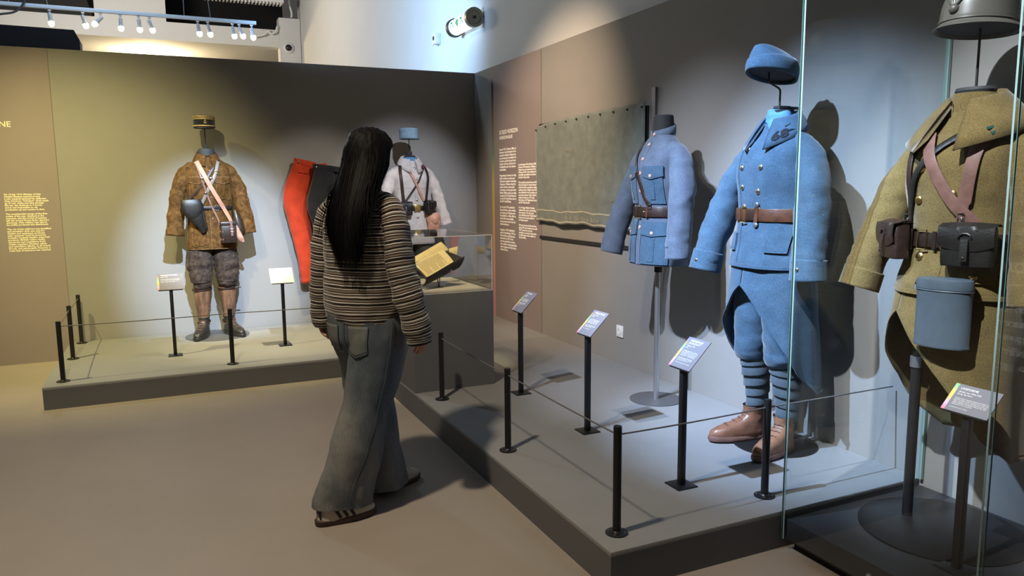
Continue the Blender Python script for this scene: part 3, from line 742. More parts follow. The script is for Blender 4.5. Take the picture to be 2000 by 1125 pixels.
def arm(s, zs, pts, k=.9, y=0):
    """sleeve keys: sloping shoulder at height zs, then the given points with radii scaled by k"""
    return [(s*.085, y, zs-.038, .038, .046), (s*.140, y, zs-.062, .048, .060), (s*.188, y, zs-.118, .058, .068), *[(p[0], p[1], p[2], p[3]*k, p[4]*k) for p in pts]]
def collar_text(cl, me, r0, r1, b0, b1, q=12, lift=.0022):
    """bend a flat lettering mesh onto the collar fall between rows r0..r1 and height fractions b0..b1"""
    V = [v.co for v in cl.data.vertices]
    xs = [v.co.x for v in me.vertices]; ys = [v.co.y for v in me.vertices]; x0, x1, y0, y1 = min(xs), max(xs), min(ys), max(ys)
    def S(r, b):
        i = min(int(r), len(V)//q-2); f = r-i; t = 7-3*b; j = min(int(t), 6); g = t-j
        P = lambda a, c: V[a*q+c]
        return (P(i, j)*(1-g)+P(i, j+1)*g)*(1-f)+(P(i+1, j)*(1-g)+P(i+1, j+1)*g)*f
    for v in me.vertices:
        r = r0+(r1-r0)*(v.co.x-x0)/(x1-x0); b = b0+(b1-b0)*(v.co.y-y0)/(y1-y0); p = S(r, b)
        n = (S(r-.4, b)-p).cross(S(r, b+.05)-p).normalized()
        if n.z < 0: n = -n
        v.co = p+n*(lift+v.co.z)
def collar_frame(cl, ob, r0, r1, h, q=12, lift=.003):
    """lay an object on the collar: x from row r0 towards row r1, y up the fall, origin at height fraction h"""
    V = [v.co for v in cl.data.vertices]
    lo, up = V[r0*q+7], V[r0*q+4]; x = ((V[r1*q+7]-lo)+(V[r1*q+4]-up)).normalized(); y = (up-lo); y = (y-x*y.dot(x)).normalized(); z = x.cross(y)
    p = lo.lerp(up, 1-h-.28)+z*lift
    M = Matrix((x, y, z)).transposed().to_4x4(); M.translation = p; ob.matrix_local = M
def collar_rim(cl, mat, w=.005, q=12, idx=7):
    V = cl.data.vertices; m = len(V)//q
    strap('collar_edge', [(V[i*q+idx].co.copy(), (V[i*q+idx].co-V[i*q+9].co).normalized()) for i in range(m)], w, .002, mat, cl)
def sleeve(root, T, keys, mat, wr, parent, hem=.07, n=28, m=56, attr=False):
    return tube('sleeve', keys, mat, parent, attr, m=m, n=n, ref=(0, 1, 0), wr=wr, hem=hem, p=2.2)

def boot(parent, loc, rotz, mat, solemat, shaft_h, shaft_r, L=.285, laces=True, shaft_mat=None, lace_mat='leather_dark', name='boot', toe=.046):
    """ankle boot, toe towards local -Y"""
    o = bpy.data.objects.new(name, None)
    M = Matrix.Translation(loc) @ Matrix.Rotation(rotz, 4, 'Z'); k = L/.285
    secs = [(.024, 0, -.055*k, .046, .140*k, 2.5), (.040, 0, -.054*k, .048, .139*k, 2.5), (.058, 0, -.046*k, .047, .128*k, 2.4), (.075, 0, -.026*k, .045, .104*k, 2.3), (.092, 0, -.002*k, .043, .077*k, 2.2), (.112, 0, .016*k, .042, .058*k, 2.1), (.135, 0, .024*k, .041, .050*k, 2), (shaft_h, 0, .026*k, shaft_r, shaft_r*1.08, 2)]
    T = Torso(secs, 26, 40, ((.0025, (40, 40, 40), 3.1),))
    b = T.mesh(name, mat, parent, hem=False, cap=False); b.matrix_local = M
    pts = []
    n = 40
    def outline(z, g):
        r = []
        for i in range(n):
            th = 2*pi*i/n; x = (.049+g)*spow(sin(th), .85); y = -.055*k-(.145*k+g)*spow(cos(th), .85)
            waist = 1-.16*math.exp(-((y-.02)/.05)**2); r.append((x*waist, y, z))
        return r
    V = outline(.0, .0)+outline(.006, .003)+outline(.018, .003)+outline(.026, -.001)
    F = grid_faces(4, n)+[tuple(reversed(range(n))), tuple(range(3*n, 4*n))]
    mobj('sole', V, F, solemat, b, 'auto')
    if laces:
        for j in range(5):
            z = .078+.0145*j; pt = [T.X(x, z+dz, .0015) for x, dz in ((-.022, -.002), (-.01, .002), (0, .0), (.01, .002), (.022, -.002))]
            strap('lace', pt, .004, .003, lace_mat, b)
    return b

def disc(root, r, mat='steel_grey', h=.006, c=(0, 0)):
    return lathe('base_disc', [(0, 0), (r, 0), (r, h-.001), (r-.002, h), (0, h)], mat, root, 64, c)

def strapX(T, name, keys, w, t, mat, parent, m=40, off=.002):
    K = resample(keys, m); return strap(name, [T.X(x, z, off+(0)) for x, z in K], w, t, mat, parent)

def pouch(name, root, lp, rz, w, h, d, mat, label, cat='pouch', flap=.55, group=None, tongue=True, tilt=0, loops=True, sag=.03, mat2=None):
    """leather belt pouch: local front -Y, origin at the back centre of the top"""
    p = world_at(root, lp); o = empty(name, p, root.rotation_euler.z+rz, label, cat, group); o.rotation_euler.y = tilt
    secs = [(-h, 0, -d*.5, w*.47, d*.44, 4.5), (-h*.97, 0, -d*.5, w*.49, d*.49, 4.5), (-h*.5, 0, -d*.52, w*.5, d*.52, 4.5), (-.01, 0, -d*.5, w*.48, d*.48, 4.5), (0, 0, -d*.5, w*.46, d*.42, 4.5)]
    T = Torso(secs, 14, 40, ((.003, (30, 30, 30), 5.5),)); body = T.mesh('body', mat, o, hem=False, cap=True)
    me = body.data; bm = bmesh.new(); bm.from_mesh(me)
    bm.verts.ensure_lookup_table(); bm.faces.new([bm.verts[i] for i in reversed(range(40))]); bm.to_mesh(me); bm.free()
    # flap
    V = []; nx, nv = 16, 14
    for a in range(nv+1):
        v = a/nv
        for b in range(nx+1):
            u = -1+2*b/nx; x = u*w*.515; low = h*flap*(1-.28*abs(u)**2.5)+ .012
            L = d*.95; s = v*(L+low)
            if s < L: y = .004-s; z = .006+.010*sin(pi*min(1, s/L))-.004*u*u
            else: y = -L-.008-.004*sin(pi*min(1, (s-L)/low)); z = .004-(s-L)
            V.append(Vector((x, y, z)))
    n = len(V); V += [v+Vector((0, .003, -.002)) for v in V]; F = []
    for a in range(nv):
        for b in range(nx):
            i = a*(nx+1)+b; F += [(i, i+nx+1, i+nx+2, i+1), (n+i, n+i+1, n+i+nx+2, n+i+nx+1)]
    rim = list(range(nx+1))+[a*(nx+1)+nx for a in range(1, nv+1)]+[nv*(nx+1)+b for b in range(nx-1, -1, -1)]+[a*(nx+1) for a in range(nv-1, 0, -1)]
    F += [(rim[i], rim[(i+1) % len(rim)], rim[(i+1) % len(rim)]+n, rim[i]+n) for i in range(len(rim))]
    fl = mobj('flap', V, F, mat, o, 'auto')
    if tongue:
        yy = -d*.95-.013; zz = -h*flap*.55
        tg = strap('tongue', [(Vector((0, yy-.001, zz)), Vector((0, -1, 0))), (Vector((0, yy-.005, zz-h*.2)), Vector((0, -1, 0))), (Vector((0, yy-.006, -h*.86)), Vector((0, -1, .1)))], w*.15, .004, mat2 or mat, fl)
        button(fl, Vector((0, yy-.009, -h*.78)), Vector((0, -1, 0)), .006, 'leather_dark' if mat != 'leather_dark' else 'steel_grey', 'stud')
        lp_ = [Vector((.018*w/.15*cos(t), yy-.0025, zz+.004+.016*sin(t))) for t in (0, .6, 1.2, 1.9, 2.5, pi)]
        wire('tongue_loop', [tuple(q) for q in lp_], .0035, mat2 or mat, fl, 6)
    if loops:
        for s in (-1, 1): bmobj('belt_loop', box_bm(s*w*.3-.012, s*w*.3+.012, -.002, .008, -h*.75, .002, .002), mat, o)
    return o

def skirt(root, mat, ztop, zback, r0, r1, apex, half, side, folds=7, wr=(), seed=0, apex_th=0, pull=.03, name='skirt', hemy=0):
    """coat skirt buttoned back at the front: the lower rim rises to an inverted V at the front"""
    nt_, nv = 110, 26; V = []
    for i in range(nt_+1):
        th = apex_th+.015+(2*pi-.03)*i/nt_
        d = abs((th-apex_th+pi) % (2*pi)-pi)
        k = min(1, d/half); zb = apex+(side-apex)*k**1.15 if d < half else side+(zback-side)*min(1, (d-half)/.5)
        for a in range(nv+1):
            v = a/nv; z = ztop+(zb-ztop)*v; g = (ztop-z)/(ztop-zback)
            rx = r0[0]+(r1[0]-r0[0])*g**.8; ry = r0[1]+(r1[1]-r0[1])*g**.8
            f = 1+.035*g*sin(folds*th+seed)+.02*g*sin(folds*1.7*th+2*seed)
            if d < half: f += pull*(1-k)*v+.05*(v**3)*(1-abs(2*k-1))
            p = Vector((rx*f*spow(sin(th), .88), hemy*g-ry*f*spow(cos(th), .88), z)); N = Vector((sin(th), -cos(th), 0))
            V.append(disp(p, N, wr))
    F = []
    for i in range(nt_):
        for a in range(nv):
            q = i*(nv+1)+a; F.append((q, q+1, q+nv+2, q+nv+1))
    o = mobj(name, V, F, mat, root, True)
    md = o.modifiers.new('thick', 'SOLIDIFY'); md.thickness = .006; md.offset = -1
    rim = []
    for i in range(0, nt_+1):
        v = V[i*(nv+1)+nv]; rim.append((v+Vector((0, 0, .006)), Vector((v.x, v.y, 0)).normalized()))
    strap('hem_edge', rim, .012, .003, mat, o)
    return o

def kepi(p, rz, label, kind, tilt=0):
    """officer's or covered kepi; origin at the rim centre"""
    o = empty('kepi', p, rz, label, 'kepi'); o.rotation_euler.x = tilt
    body = {'navy': 'wool_navy', 'blue': 'kepi_blue'}[kind]
    secs = [(0, 0, 0, .086, .100, 2), (.02, 0, 0, .087, .101, 2), (.06, 0, .004, .086, .098, 2), (.085, 0, .008, .088, .098, 2), (.098, 0, .010, .086, .095, 2), (.100, 0, .010, .080, .088, 2), (.096, 0, .010, .05, .055, 2), (.095, 0, .01, .004, .004, 2)]
    T = Torso(secs[:5], 20, 56, ((.0016, (20, 20, 26), 2.),) if kind == 'blue' else ())
    V = []; n = 56
    for k in resample(secs, 34):
        for i in range(n):
            th = 2*pi*i/n; V.append(disp(T.raw(th, k), Vector((sin(th), -cos(th), 0)), ((.003, (18, 18, 30), 4.),) if kind == 'blue' else ()))
    F = grid_faces(34, n)+[tuple(range(33*n, 34*n))]
    b = mobj('crown', V, F, body, o)
    mobj('lining', [T.raw(2*pi*i/n, (.004, 0, 0, .084, .098, 2)) for i in range(n)], [tuple(range(n))], 'black_matt', o, False)
    # visor
    V = []; m = 24
    for i in range(m+1):
        a = -R(72)+R(144)*i/m; ca = cos(a*1.25)
        for v in (0, .35, .7, 1):
            e = .040*max(0, ca)*v; x = (.088+e)*sin(a)*(1-.03*v); y = -(.101+e)*cos(a); V.append((x, y, .004-.012*v*max(0, ca)))
    F = [(i*4+j, i*4+j+1, (i+1)*4+j+1, (i+1)*4+j) for i in range(m) for j in range(3)]
    vz = mobj('visor', V, F, 'leather_black', o); md = vz.modifiers.new('t', 'SOLIDIFY'); md.thickness = .003
    if kind == 'navy':
        nmat('gold_braid', (.62, .47, .25), .5, metal=.3, var=.2, vscale=200)
        for z in (.070, .081, .092): strap('braid', [T.P(2*pi*i/48, z, .0008) for i in range(48)], .0055, .0015, 'gold_braid', b, True)
        strap('chin_strap', [T.P(R(a), .014, .001) for a in range(-85, 86, 5)], .010, .0025, 'gold_braid', o)
        bg_ = []
        an = empty('badge', (0, 0, 0)); bpy.data.objects.remove(an)
        P, N = T.P(0, .046, .002)
        wire('badge', [tuple(P+Vector((x, -.002, z))) for x, z in ((0, .014), (0, -.012))], .0028, 'gold_braid', b)
        wire('badge_fluke', [tuple(P+Vector((x, -.002, z))) for x, z in ((-.013, -.002), (-.010, -.009), (0, -.013), (.010, -.009), (.013, -.002))], .003, 'gold_braid', b)
        button(b, P+Vector((0, -.001, .010)), N, .006, 'gold_braid', 'badge_knob')
    return o
nmat('kepi_blue', (.17, .26, .33), .85, var=.12, vscale=30, bump=.2, bscale=200)

def neckform(root, z, rx, ry, mat='black_matt', h=.06, cy=.01, rod=None):
    lathe('neck_form', [(0, z-h), (rx, z-h), (rx*1.02, z-.015), (rx*.92, z), (rx*.6, z+.006), (0, z+.008)], mat, root, 32, (0, cy), sy=ry/rx)
WJ = lambda s, a=1: ((.008*a, (9, 9, 5), s), (.004*a, (20, 20, 13), s+3))
WS = lambda s, a=1: ((.008*a, (9, 9, 13), s), (.005*a, (20, 20, 30), s+2), (.002*a, (45, 45, 50), s))

# ------------------------------------------------------------------ 1. brown velvet officer's uniform
def velvet(name, c, light):
    m = nmat(name, c, .75, sheen=1.0, spec=.1); nt = m.node_tree; b = nt.nodes['Principled BSDF']
    b.inputs['Sheen Tint'].default_value = (*light, 1); b.inputs['Sheen Roughness'].default_value = .35
    tc = nt.nodes.new('ShaderNodeTexCoord'); n = nt.nodes.new('ShaderNodeTexNoise'); n.inputs['Scale'].default_value = 34; n.inputs['Detail'].default_value = 6; n.inputs['Distortion'].default_value = .6
    nt.links.new(tc.outputs['Object'], n.inputs['Vector']); r = nt.nodes.new('ShaderNodeValToRGB')
    r.color_ramp.elements[0].position = .35; r.color_ramp.elements[0].color = (*[v*.6 for v in c], 1); r.color_ramp.elements[1].position = .72; r.color_ramp.elements[1].color = (*light, 1)
    nt.links.new(n.outputs['Fac'], r.inputs['Fac']); nt.links.new(r.outputs['Color'], b.inputs['Base Color'])
velvet('velvet_brown', (.085, .040, .010), (.125, .062, .019)); velvet('velvet_edge', (.15, .08, .03), (.22, .13, .06)); velvet('velvet_breeches', (.042, .028, .022), (.075, .055, .045))
nmat('gaiter_leather', (.10, .052, .030), .5, var=.5, vscale=9, stretch=(3, 3, .6), color2=(.26, .13, .07), bump=.15, bscale=90)
nmat('boot_black', (.022, .019, .016), .4, var=.4, vscale=20, bump=.1)
def uniform_velvet():
    o = empty('mannequin', (.335, 6.925, PT), R(3), 'headless mannequin in a brown velvet officer uniform with leather gaiters', 'mannequin', 'dressed mannequins')
    disc(o, .262)
    secs = [(.765, 0, 0, .200, .138, 2.4), (.80, 0, 0, .203, .138, 2.4), (.95, 0, 0, .190, .128, 2.3), (1.08, 0, 0, .170, .116, 2.3), (1.13, 0, 0, .168, .115, 2.3), (1.25, 0, -.004, .178, .124, 2.4), (1.35, 0, -.006, .182, .126, 2.6), (1.415, 0, -.002, .178, .114, 2.6), (1.462, 0, .002, .156, .095, 2.5), (1.50, 0, .006, .118, .078, 2.3), (1.54, 0, .01, .076, .066, 2)]
    T = Torso(secs, 80, 90, WJ(1.3, 1.2)+((.004, (16, 16, 2), 9),))
    tn = T.mesh('tunic', 'velvet_brown', o)
    for s in (-1, 1):
        ks = arm(s, 1.50, [(s*.238, -.004, 1.26, .070, .074), (s*.262, -.018, 1.12, .072, .072), (s*.280, -.035, 1.0, .076, .070), (s*.292, -.045, .885, .082, .070)])
        sleeve(o, T, ks, 'velvet_brown', WS(2.2+s, 1.5), tn)
    cl = collar(tn, 'collar', 'velvet_brown', 1.525, .072, .066, .01, R(12), .045, lambda a: (.035+.030*a**3, .05+.042*a**2), .02)
    collar_rim(cl, 'velvet_edge')
    neckform(o, 1.605, .066, .058, 'neck_grey')
    wire('hat_rod', [(0, .01, 1.62), (-.004, .01, 1.78)], .004, 'black_metal', o); bmobj('rod_clamp', box_bm(-.016, .016, -.006, .026, 1.60, 1.64, .003), 'black_matt', o)
    bmobj('hat_saddle', lathe_bm([(0, 1.775), (.02, 1.778), (.05, 1.782), (.05, 1.786), (0, 1.79)], 20), 'black_matt', o)
    for s in (-1, 1):
        a, b = (s*.045, s*.150) if s > 0 else (-.150, -.045)
        patch_on(T, 'chest_pocket', a, b, 1.33, 1.185, .006, 'velvet_brown', tn)
        patch_on(T, 'pocket_flap', a-.006 if a > 0 else a-.006, b+.006, 1.365, 1.325, .011, 'velvet_brown', tn, edge=lambda u: .014*(1-abs(2*u-1)))
        P, N = T.X((a+b)/2, 1.325, .012); button(tn, P, N, .0085, 'velvet_brown')
        for dx in (-.022, .022): strapX(T, 'pocket_pleat', [((a+b)/2+dx, 1.31), ((a+b)/2+dx, 1.19)], .006, .004, 'velvet_brown', tn, 10, .008)
        patch_on(T, 'skirt_pocket', (.045 if s > 0 else -.155), (.155 if s > 0 else -.045), .985, .80, .005, 'velvet_brown', tn)
    for s in (-1, 1):
        x0, x1 = s*.039, s*.156
        strapX(T, 'flap_edge', [(x0, 1.366), ((x0+x1)/2, 1.367), (x1, 1.366)], .005, .002, 'velvet_edge', tn, 16, .011)
        strapX(T, 'flap_edge', [(x0, 1.327), ((x0+x1)/2, 1.313), (x1, 1.327)], .005, .002, 'velvet_edge', tn, 16, .011)
        strapX(T, 'pocket_edge', [(s*.046, 1.30), (s*.046, 1.187), (s*.10, 1.187), (s*.149, 1.187), (s*.149, 1.30)], .004, .002, 'velvet_edge', tn, 40, .006)
        strapX(T, 'pocket_edge', [(s*.047, .98), (s*.047, .802), (s*.10, .802), (s*.153, .802), (s*.153, .98)], .004, .002, 'velvet_edge', tn, 40, .005)
    strapX(T, 'placket_edge', [(-.014, 1.49), (-.014, 1.2), (-.014, .775)], .005, .002, 'velvet_edge', tn, 50, .004)
    strap('hem_edge', [T.P(2*pi*i/72, .768, .001) for i in range(72)], .006, .002, 'velvet_edge', tn, True)
    strapX(T, 'placket', [(.004, 1.50), (.004, 1.2), (.004, .775)], .036, .004, 'velvet_brown', tn, 50, .0)
    for z in (1.42, 1.30, 1.20, 1.02): P, N = T.X(.004, z, .005); button(tn, P, N, .0085, 'leather_mauve')
    bl = belt_on(T, 'belt', 1.11, .030, .004, 'leather_black', o, off=.006)
    P, N = T.X(.04, 1.11, .012); 
    wire('buckle', [tuple(P+Vector((x, -.002, z))) for x, z in ((-.018, -.018), (.018, -.018), (.018, .018), (-.018, .018), (-.018, -.018))], .0028, 'steel_grey', bl)
    strapX(T, 'holster_strap', [(.085, 1.50), (.02, 1.42), (-.06, 1.30), (-.12, 1.22), (-.152, 1.15)], .018, .003, 'leather_belt_dark', o, 40, .010)
    sg = strapX(T, 'lanyard', [(.075, 1.49), (.045, 1.39), (-.02, 1.26), (-.06, 1.17), (-.09, 1.11)], .026, .003, 'leather_grey', o, 40, .013)
    P, N = T.X(.048, 1.40, .018)
    wire('lanyard_buckle', [tuple(P+Vector((x, -.002, z))) for x, z in ((-.014, -.010), (.014, -.006), (.014, .012), (-.014, .008), (-.014, -.010))], .0026, 'brass', sg)
    for zz, xx in ((1.355, .01), (1.235, -.037), (1.355, -.06)): P, N = T.X(xx, zz, .016); button(sg, P, N, .012, 'chrome', 'stud', .3)
    strapX(T, 'case_strap', [(-.10, 1.485), (-.075, 1.40), (-.04, 1.27), (.0, 1.13), (.04, 1.02), (.055, .96)], .014, .003, 'leather_mauve', o, 44, .014)
    wide = [(-.085, 1.49), (-.055, 1.41), (-.01, 1.31), (.045, 1.2), (.095, 1.10), (.14, 1.0), (.165, .90)]
    strapX(T, 'bag_strap', wide, .034, .004, 'leather_pink', o, 50, .017)
    # breeches
    tr_ = None
    for s in (-1, 1):
        ks = [(s*.085, .01, .84, .095, .115), (s*.098, .005, .74, .104, .118), (s*.106, -.002, .64, .108, .112), (s*.108, -.008, .565, .096, .104), (s*.105, -.012, .50, .084, .094), (s*.102, -.008, .455, .074, .084), (s*.100, -.004, .425, .06, .068)]
        lg = tube('breeches_leg', ks, 'velvet_breeches', o, m=60, n=30, ref=(0, 1, 0), wr=((.014, (7, 7, 20), 3+s), (.006, (18, 18, 40), 4+s)), cap1=True, p=2.2)
        tube('knee_patch', [(s*.105, -.015, .585, .097, .098), (s*.106, -.018, .53, .095, .102), (s*.104, -.016, .485, .086, .094)], 'velvet_breeches', lg, m=16, n=30, wr=((.006, (9, 9, 26), 7+s),), cap0=False)
        gk = [(s*.100, .005, .435, .072, .076), (s*.102, .01, .36, .068, .074), (s*.104, .018, .25, .056, .062), (s*.106, .022, .16, .047, .052), (s*.108, .02, .10, .054, .062)]
        g = tube('gaiter', gk, 'gaiter_leather', o, m=40, n=32, wr=((.003, (20, 20, 20), s),), cap0=False)
        for zz, rr in ((.415, .0765), (.13, .052)):
            strap('gaiter_strap', [(Vector((s*.102+rr*sin(2*pi*i/30), .008+(.006 if zz < .2 else 0)-rr*1.06*cos(2*pi*i/30), zz+.004*sin(2*pi*i/30))), Vector((sin(2*pi*i/30), -cos(2*pi*i/30), 0))) for i in range(30)], .016, .003, 'leather_belt_dark', g, True)
        wire('strap_end', [(s*.10+.06, -.055, .418), (s*.10+.085, -.06, .424), (s*.10+.105, -.055, .418)], .005, 'leather_belt_dark', g) if s > 0 else None
        boot(o, (s*.112, -.015, .006), R(22*s), 'boot_black', 'boot_black', .165, .05, .30, True, None, 'leather_tan')
    k = kepi(world_at(o, (-.004, .01, 1.778)), R(3), 'navy kepi with gold braid and anchor badge above the velvet uniform', 'navy')
    # holster, case, bag
    h = empty('holster', world_at(o, (-.155, -.135, 1.17)), R(3), 'black leather pistol holster hanging on the velvet uniform', 'holster')
    hv = [(0.0, .0, .0, .078, .030), (.006, -.008, -.06, .076, .036), (.03, -.010, -.13, .062, .036), (.062, -.006, -.20, .036, .028), (.085, 0, -.265, .020, .020)]
    tube('body', hv, 'leather_black', h, m=26, n=28, ref=(0, 1, 0), wr=((.004, (14, 14, 14), 2),), cap1=True, p=2.6)
    fv = [(-.002, -.014, .012, .074, .03), (.0, -.020, -.03, .084, .034), (.012, -.022, -.09, .078, .032), (.026, -.020, -.13, .045, .028)]
    tube('flap', fv, 'leather_black', h, m=18, n=28, ref=(0, 1, 0), cap1=True, p=2.6)
    tube('cleaning_rod_sleeve', [(.078, -.02, -.02, .011, .011), (.086, -.02, -.12, .011, .011), (.105, -.015, -.24, .011, .011)], 'leather_black', h, m=14, n=12, cap1=True)
    strap('shoulder_loop', [(Vector((-.02, .01, .0)), Vector((0, -1, 0))), (Vector((-.015, .005, .03)), Vector((0, -1, 0))), (Vector((.01, .0, .05)), Vector((0, -1, 0)))], .014, .003, 'leather_belt_dark', h)
    c = empty('binocular_case', world_at(o, (.118, -.135, .99)), R(3), 'dark leather binocular case slung at the velvet uniform hip', 'case')
    bmobj('body', box_bm(-.062, .062, -.07, .0, -.175, -.02, .01), 'leather_dark', c)
    lid = bmobj('lid', box_bm(-.065, .065, -.073, .003, -.03, .005, .008), 'leather_dark', c)
    strap('closing_strap', [(Vector((.02, -.074, .0)), Vector((0, -1, 0))), (Vector((.022, -.077, -.04)), Vector((0, -1, 0))), (Vector((.024, -.074, -.115)), Vector((0, -1, 0)))], .018, .003, 'leather_mauve', lid)
    wire('buckle', [(.010, -.08, -.055), (.036, -.08, -.055), (.036, -.08, -.078), (.010, -.08, -.078), (.010, -.08, -.055)], .0025, 'silver_button', lid)
    for zz in (-.075, -.14): strap('side_loop', [(Vector((-.066, -.05, zz)), Vector((-.3, -1, 0))), (Vector((-.045, -.074, zz-.004)), Vector((0, -1, 0)))], .014, .003, 'leather_mauve', c)
    b = empty('haversack', world_at(o, (.19, -.055, 1.06)), R(3), 'dark cloth bag under the left arm of the velvet uniform', 'bag')
    tube('body', [(.0, 0, .03, .02, .03), (.01, -.01, -.02, .035, .05), (.02, -.02, -.10, .05, .055), (.035, -.025, -.17, .05, .05), (.05, -.03, -.20, .03, .03)], 'leather_dark', b, m=22, n=20, wr=((.006, (20, 20, 20), 1),), cap1=True)
    tube('folded_strap', [(-.012, -.065, -.09, .012, .018), (.004, -.075, -.15, .024, .020), (.028, -.075, -.21, .026, .018), (.052, -.07, -.245, .012, .01)], 'leather_pink', b, m=18, n=16, wr=((.006, (30, 30, 30), 6),), cap1=True)
nmat('neck_grey', (.028, .03, .034), .7); nmat('leather_grey', (.17, .145, .135), .45, var=.2, vscale=40)
uniform_velvet()

# ------------------------------------------------------------------ 2. pale uniform in the corner
nmat('cloth_camo', (.05, .042, .032), .9, var=.7, vscale=14)
def uniform_pale():
    o = empty('mannequin', (2.10, 6.86, PT), R(2), 'headless mannequin in a pale coat behind the book cover', 'mannequin', 'dressed mannequins')
    disc(o, .25); lathe('pole', [(.014, .004), (.014, .9), (0, .9)], 'black_metal', o, 16, (0, .06))
    secs = [(.74, 0, 0, .215, .15, 2.4), (.90, 0, 0, .200, .14, 2.3), (1.05, 0, 0, .182, .125, 2.3), (1.2, 0, 0, .186, .125, 2.4), (1.32, 0, -.004, .186, .124, 2.6), (1.385, 0, 0, .178, .112, 2.6), (1.432, 0, .004, .156, .094, 2.5), (1.47, 0, .008, .118, .076, 2.3), (1.51, 0, .01, .078, .066, 2)]
    T = Torso(secs, 70, 84, WJ(4.3))
    ct = T.mesh('coat', 'wool_cream', o)
    for s in (-1, 1):
        ks = arm(s, 1.47, [(s*.245, -.005, 1.22, .066, .070), (s*.285, -.02, 1.07, .066, .068), (s*.33, -.035, .91, .072, .068)])
        sleeve(o, T, ks, 'wool_cream', WS(5.2+s), ct)
    collar(ct, 'collar', 'wool_cream', 1.50, .078, .066, .01, R(14), .042, lambda a: (.04+.045*a**2.5, .05+.075*a**2.2), .02)
    neckform(o, 1.558, .058, .052); tube('neck_scarf', [(0, .008, 1.47, .066, .056), (0, .008, 1.51, .070, .058), (0, .008, 1.545, .066, .056)], 'scarf_blue', o, m=12, n=36, wr=((.008, (30, 30, 50), 2),), cap0=False)
    wire('hat_rod', [(-.004, .01, 1.56), (-.004, .01, 1.72)], .004, 'black_metal', o); bmobj('rod_clamp', box_bm(-.03, .02, -.006, .026, 1.555, 1.60, .003), 'black_matt', o)
    bmobj('hat_saddle', lathe_bm([(0, 1.712), (.05, 1.715), (.05, 1.722), (0, 1.725)], 20), 'black_matt', o)
    strapX(T, 'placket', [(.012, 1.46), (.014, 1.1), (.016, .76)], .03, .003, 'wool_cream', ct, 40, .0)
    for z in (1.44, 1.345, 1.15, .99): P, N = T.X(.012, z, .004); button(ct, P, N, .011, 'silver_button')
    for s in (-1, 1): strapX(T, 'yoke_seam', [(s*.03, 1.265), (s*.10, 1.262), (s*.16, 1.262)], .004, .002, 'wool_cream', ct, 20, .001)
    pb = patch_on(T, 'collar_patch', .072, .098, 1.46, 1.415, .004, nmat('patch_maroon', (.13, .012, .03), .9), ct, .058); 
    bpy.data.objects.remove(pb)
    q = bmobj('collar_patch', box_bm(-.017, .017, -.002, .002, -.02, .02), 'patch_maroon', ct, False); q.location = (.088, -.106, 1.455); q.rotation_euler = (R(-38), R(25), R(25))
    bl = belt_on(T, 'belt', 1.075, .045, .004, 'leather_black', o, off=.006)
    P, N = T.X(.012, 1.075, .013); b = bmobj('buckle_plate', box_bm(-.03, .03, -.006, .004, -.034, .034, .003), 'brass', bl); b.location = P
    for s, mt in ((-1, 'leather_belt_dark'), (1, 'leather_black')):
        strapX(T, 'brace', [(s*.105, 1.49), (s*.125, 1.40), (s*.122, 1.28), (s*.108, 1.13)], .028, .004, mt, o, 40, .006)
    strapX(T, 'canteen_strap', [(.09, 1.44), (.04, 1.34), (-.04, 1.22), (-.10, 1.13)], .018, .003, 'leather_belt_dark', o, 40, .009)
    strapX(T, 'bag_strap', [(-.06, 1.44), (-.01, 1.33), (.04, 1.22), (.08, 1.14)], .022, .003, 'leather_pink', o, 40, .012)
    for s in (-1, 1):
        tube('trouser_leg', [(s*.09, .01, .86, .10, .11), (s*.10, 0, .66, .10, .105), (s*.10, 0, .5, .09, .095), (s*.10, 0, .42, .06, .065)], 'cloth_camo', o, m=40, n=26, wr=((.012, (8, 8, 18), 3+s),), cap1=True)
        tube('puttee', [(s*.10, .005, .44, .062, .066), (s*.10, .015, .3, .056, .06), (s*.105, .02, .14, .045, .05)], 'wool_puttee', o, m=40, n=26, wr=((.004, (12, 12, 60), 3),), cap0=False)
        boot(o, (s*.11, -.01, .006), R(18*s), 'leather_brown', 'leather_dark', .16, .05)
    kepi(world_at(o, (-.004, .01, 1.712)), R(2), 'blue covered kepi with black visor above the pale coat', 'blue')
    pouch('cartridge_pouch', o, (-.105, -.128, 1.125), R(-12), .125, .11, .06, 'leather_black', 'black cartridge pouch on the pale coat next to the visitor')
    pouch('cartridge_pouch', o, (.112, -.122, 1.135), R(38), .115, .115, .06, 'leather_black', 'black cartridge pouch on the pale coat above the pink bag')
    b = empty('canvas_bag', world_at(o, (.165, -.13, 1.02)), 0, 'crumpled pink canvas bag at the hip of the pale coat', 'bag')
    tube('body', [(0, 0, 0, .05, .03), (.0, -.01, -.05, .064, .04), (.005, -.01, -.11, .066, .042), (.0, 0, -.165, .05, .03)], 'leather_pink', b, m=24, n=24, wr=((.014, (14, 14, 14), 3),), cap1=True)
    tube('flap', [(0, -.016, .004, .05, .026), (.004, -.03, -.04, .062, .03), (.010, -.026, -.09, .03, .026)], 'leather_pink', b, m=14, n=20, wr=((.01, (18, 18, 18), 8),), cap1=True)
nmat('scarf_blue', (.08, .22, .42), .85, var=.12, vscale=30)
uniform_pale()

